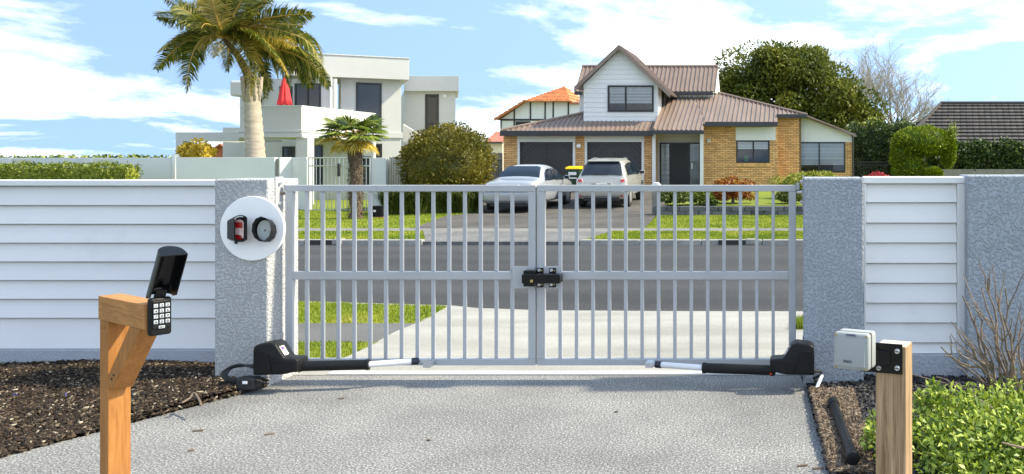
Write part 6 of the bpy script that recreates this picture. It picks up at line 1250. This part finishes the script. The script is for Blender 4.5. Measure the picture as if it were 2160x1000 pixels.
bush('yellow_shrub', 'bright yellow leaved shrub behind the rendered wall under the pergola', (PX(414, 31.5), 31.5, PZ(322, 31.5)), (0.72, 0.6, 0.42), 1700, 22, 0.15, 0.08, M_leafyellow, 0.75, 'shrub')
lh = T('clipped_hedge', 'low clipped green hedge in front of the long rendered wall', 'hedge', (PX(100, 28.5), 28.5, 0))
boxcrown('crown', (PX(-420, 28.5), 28.2, 0.2), (PX(278, 28.5), 28.9, PZ(352, 28.2)), 15000, 0.09, 0.04, M_leaflow, lh, 0.045); MB().box((PX(-420, 28.5), 28.26, 0), (PX(276, 28.5), 28.85, PZ(355, 28.2))).build('inner_growth', M_leaflow, lh)
# trees behind the brick house
YQ = 54.0; bt2 = T('evergreen_tree', 'big dark green evergreen tree behind the brick house', 'tree', (PX(1690, YQ), YQ, 0))
cl_ = [(1600, 190, 95, 90), (1650, 150, 75, 55), (1690, 170, 80, 80), (1560, 215, 50, 60), (1740, 210, 75, 75), (1800, 240, 58, 60), (1660, 240, 100, 60), (1760, 270, 80, 45), (1540, 180, 28, 40), (1700, 128, 45, 32), (1840, 262, 22, 30), (1625, 120, 40, 25)]
Vs = []; Fs = []; off = 0
for x, y, rx, ry in cl_:
    n = int(rx*ry*0.9) + 400; C, O = lumpy(n, tuple(P(x, y, YQ + rnd.uniform(-1, 1))), (rx/F*YQ*1.08, rx/F*YQ, ry/F*YQ*1.08), 26, shell=0.5); D = unit(O + rng.normal(size=(n, 3))*0.7 + np.array([0, 0, -0.2]))
    V, Fq = leafV(C, D, O + rng.normal(size=(n, 3))*0.4, 0.27*rng.uniform(0.6, 1.3, n), 0.12); Vs.append(V); Fs.append(Fq + off); off += len(V)
nmesh('crown', np.vstack(Vs), np.vstack(Fs), M_leafoak, bt2, 'stuff')
MB().tube([(PX(1690, YQ), YQ, -0.1), (PX(1688, YQ), YQ, 2.5), (PX(1680, YQ), YQ, 5)], [0.45, 0.35, 0.2], 10).build('trunk', M_bark, bt2, smooth='all')
lim = MB()
for x, y, rx, ry in cl_: lim.tube(wig((PX(1686, YQ), YQ, 3.0), P(x, y, YQ), 5, 0.15), [0.18, 0.14, 0.1, 0.08, 0.05, 0.03], 6)
lim.build('limbs', M_bark, bt2, smooth='all')
YN = 60.0; bt3 = T('bare_tree', 'leafless spreading tree with fine grey twigs behind the evergreen', 'tree', (PX(1880, YN), YN, 0))
M_baretwig = mat('bare_twig', (0.40, 0.36, 0.30), 0.9, 0.25, 5); tw_ = MB(); lb2 = MB()
def grow(p, dirn, ln, r, lvl):
    e = p + dirn*ln; mid = p.lerp(e, 0.5) + Vector((rnd.uniform(-1, 1), rnd.uniform(-1, 1), rnd.uniform(-1, 1)))*ln*0.09
    (lb2 if lvl < 3 else tw_).tube([p, mid, e], [r, r*0.85, r*0.68], 5 if lvl < 3 else 3, False)
    if lvl >= 8: return
    for k in range(2 if lvl > 0 else 5):
        nd = (dirn + Vector((rnd.uniform(-1, 1), rnd.uniform(-0.8, 0.8), rnd.uniform(-0.45, 0.75)))*(0.75 if lvl else 1.1)).normalized()
        grow(e, nd, ln*rnd.uniform(0.72, 0.9), r*0.66, lvl+1)
    if lvl > 2: 
        nd = (dirn + Vector((rnd.uniform(-1, 1), rnd.uniform(-1, 1), rnd.uniform(-0.3, 0.9)))).normalized(); grow(mid, nd, ln*0.6, r*0.5, lvl+2)
base3 = P(1886, 292, YN); lb2.tube([(base3.x, YN, -0.1), base3], [0.35, 0.25], 8)
for tgx, tgy in ((1760, 165), (1800, 150), (1850, 175), (1900, 190), (1950, 215), (1985, 235), (1830, 215), (1930, 245), (1780, 195), (1740, 150), (1720, 140), (1960, 200), (1870, 150), (1810, 180), (1920, 215)):
    v_ = (P(tgx, tgy, YN + rnd.uniform(-1.5, 1.5)) - base3); grow(base3, (v_.normalized() + Vector((0, 0, 0.08))).normalized(), v_.length*0.29, 0.11, 1)
lb2.build('limbs', M_baretwig, bt3); tw_.build('twigs', M_baretwig, bt3, fixn=False)
hg = T('tall_hedge', 'tall dark green hedge behind the black iron fence', 'hedge', (PX(1855, 43), 43, 0.4))
boxcrown('crown', (PX(1804, 43), 42.6, 0.3), (PX(1925, 43), 45, PZ(268, 43)), 9000, 0.17, 0.08, M_leafhedge, hg, 0.12); MB().box((PX(1806, 43), 42.75, 0.2), (PX(1922, 43), 44.9, PZ(273, 43))).build('inner_growth', M_leafhedge, hg)
boxcrown('crown_top', (PX(1812, 43), 42.8, PZ(275, 43)), (PX(1850, 43), 44, PZ(264, 43)), 260, 0.17, 0.08, M_leaflime, hg, 0.15)
hg = T('ivy_hedge', 'long dark ivy clad hedge below the dark tile roof', 'hedge', (PX(2090, 41), 41, 0.4))
boxcrown('crown', (PX(1900, 41), 40.6, PZ(356, 41)), (PX(2420, 41), 41.4, PZ(308, 41)), 13000, 0.16, 0.10, M_leafhedge, hg, 0.09); MB().box((PX(1900, 41), 40.72, 0.2), (PX(2420, 41), 41.3, PZ(311, 41))).build('inner_growth', M_leafhedge, hg)
tagw = tag(MB().box((PX(1960, 40.3), 40.3, 0.2), (PX(2420, 40.3), 40.45, PZ(357, 40.3))).build('low_fence', M_greytimber), 'low grey fence at the foot of the ivy hedge', 'fence')
YC = 35.5; cf = T('clipped_conifer', 'bright lime green cloud clipped conifer beside the ivy hedge', 'conifer', (PX(1945, YC), YC, 0.4))
for k, (x, y, rx, ry) in enumerate(((1946, 299, 62, 30), (1902, 330, 22, 36), (1918, 356, 33, 28), (2000, 318, 13, 34), (1936, 322, 20, 14), (1968, 367, 17, 10))):
    p = P(x, y, YC + (0.3 if k == 0 else rnd.uniform(-0.5, 0.2))); rxx, rzz = rx/F*YC, ry/F*YC; n = 5200 if k == 0 else 3400
    u = unit(rng.normal(size=(n, 3))); C = np.array(p) + u*np.array([rxx, rxx*0.85, rzz])*(rng.uniform(0.86, 1.03, n)*(1 + 0.06*np.sin(u[:, 0]*9)*np.sin(u[:, 2]*8)))[:, None]
    V, Fq = leafV(C, unit(u + rng.normal(size=(n, 3))*0.5 + np.array([0, 0, 0.4])), u + rng.normal(size=(n, 3))*0.7, 0.13*rng.uniform(0.6, 1.4, n), 0.04); nmesh('crown', V, Fq, M_conifer, cf, 'stuff'); blob('inner_growth', p, (rxx*0.88, rxx*0.75, rzz*0.88), M_conifer, cf, 0.04)
p = P(2008, 282, YC); n = 300; C = np.array(p) + rng.normal(size=(n, 3))*np.array([0.1, 0.1, 0.16]); V, Fq = leafV(C, rng.normal(size=(n, 3)) + np.array([0, 0, 1.2]), rng.normal(size=(n, 3)), 0.12, 0.035); nmesh('top_sprig', V, Fq, M_conifer, cf, 'stuff')
MB().tube([(PX(1945, YC), YC, 0.2), (PX(1948, YC), YC, PZ(310, YC))], [0.14, 0.08], 8).build('trunk', M_bark, cf)
# far tree line on the horizon behind the long wall
n = 6000; C = np.column_stack([rng.uniform(PX(-300, 110), PX(345, 110), n), rng.uniform(106, 114, n), rng.uniform(0, PZ(331, 110), n)]); V, Fq = leafV(C, rng.normal(size=(n, 3)), rng.normal(size=(n, 3)), 0.5, 0.35)
tag(nmesh('distant_treeline', V, Fq, M_leaflow, None, 'stuff'), 'thin strip of distant trees above the long rendered wall', 'trees')
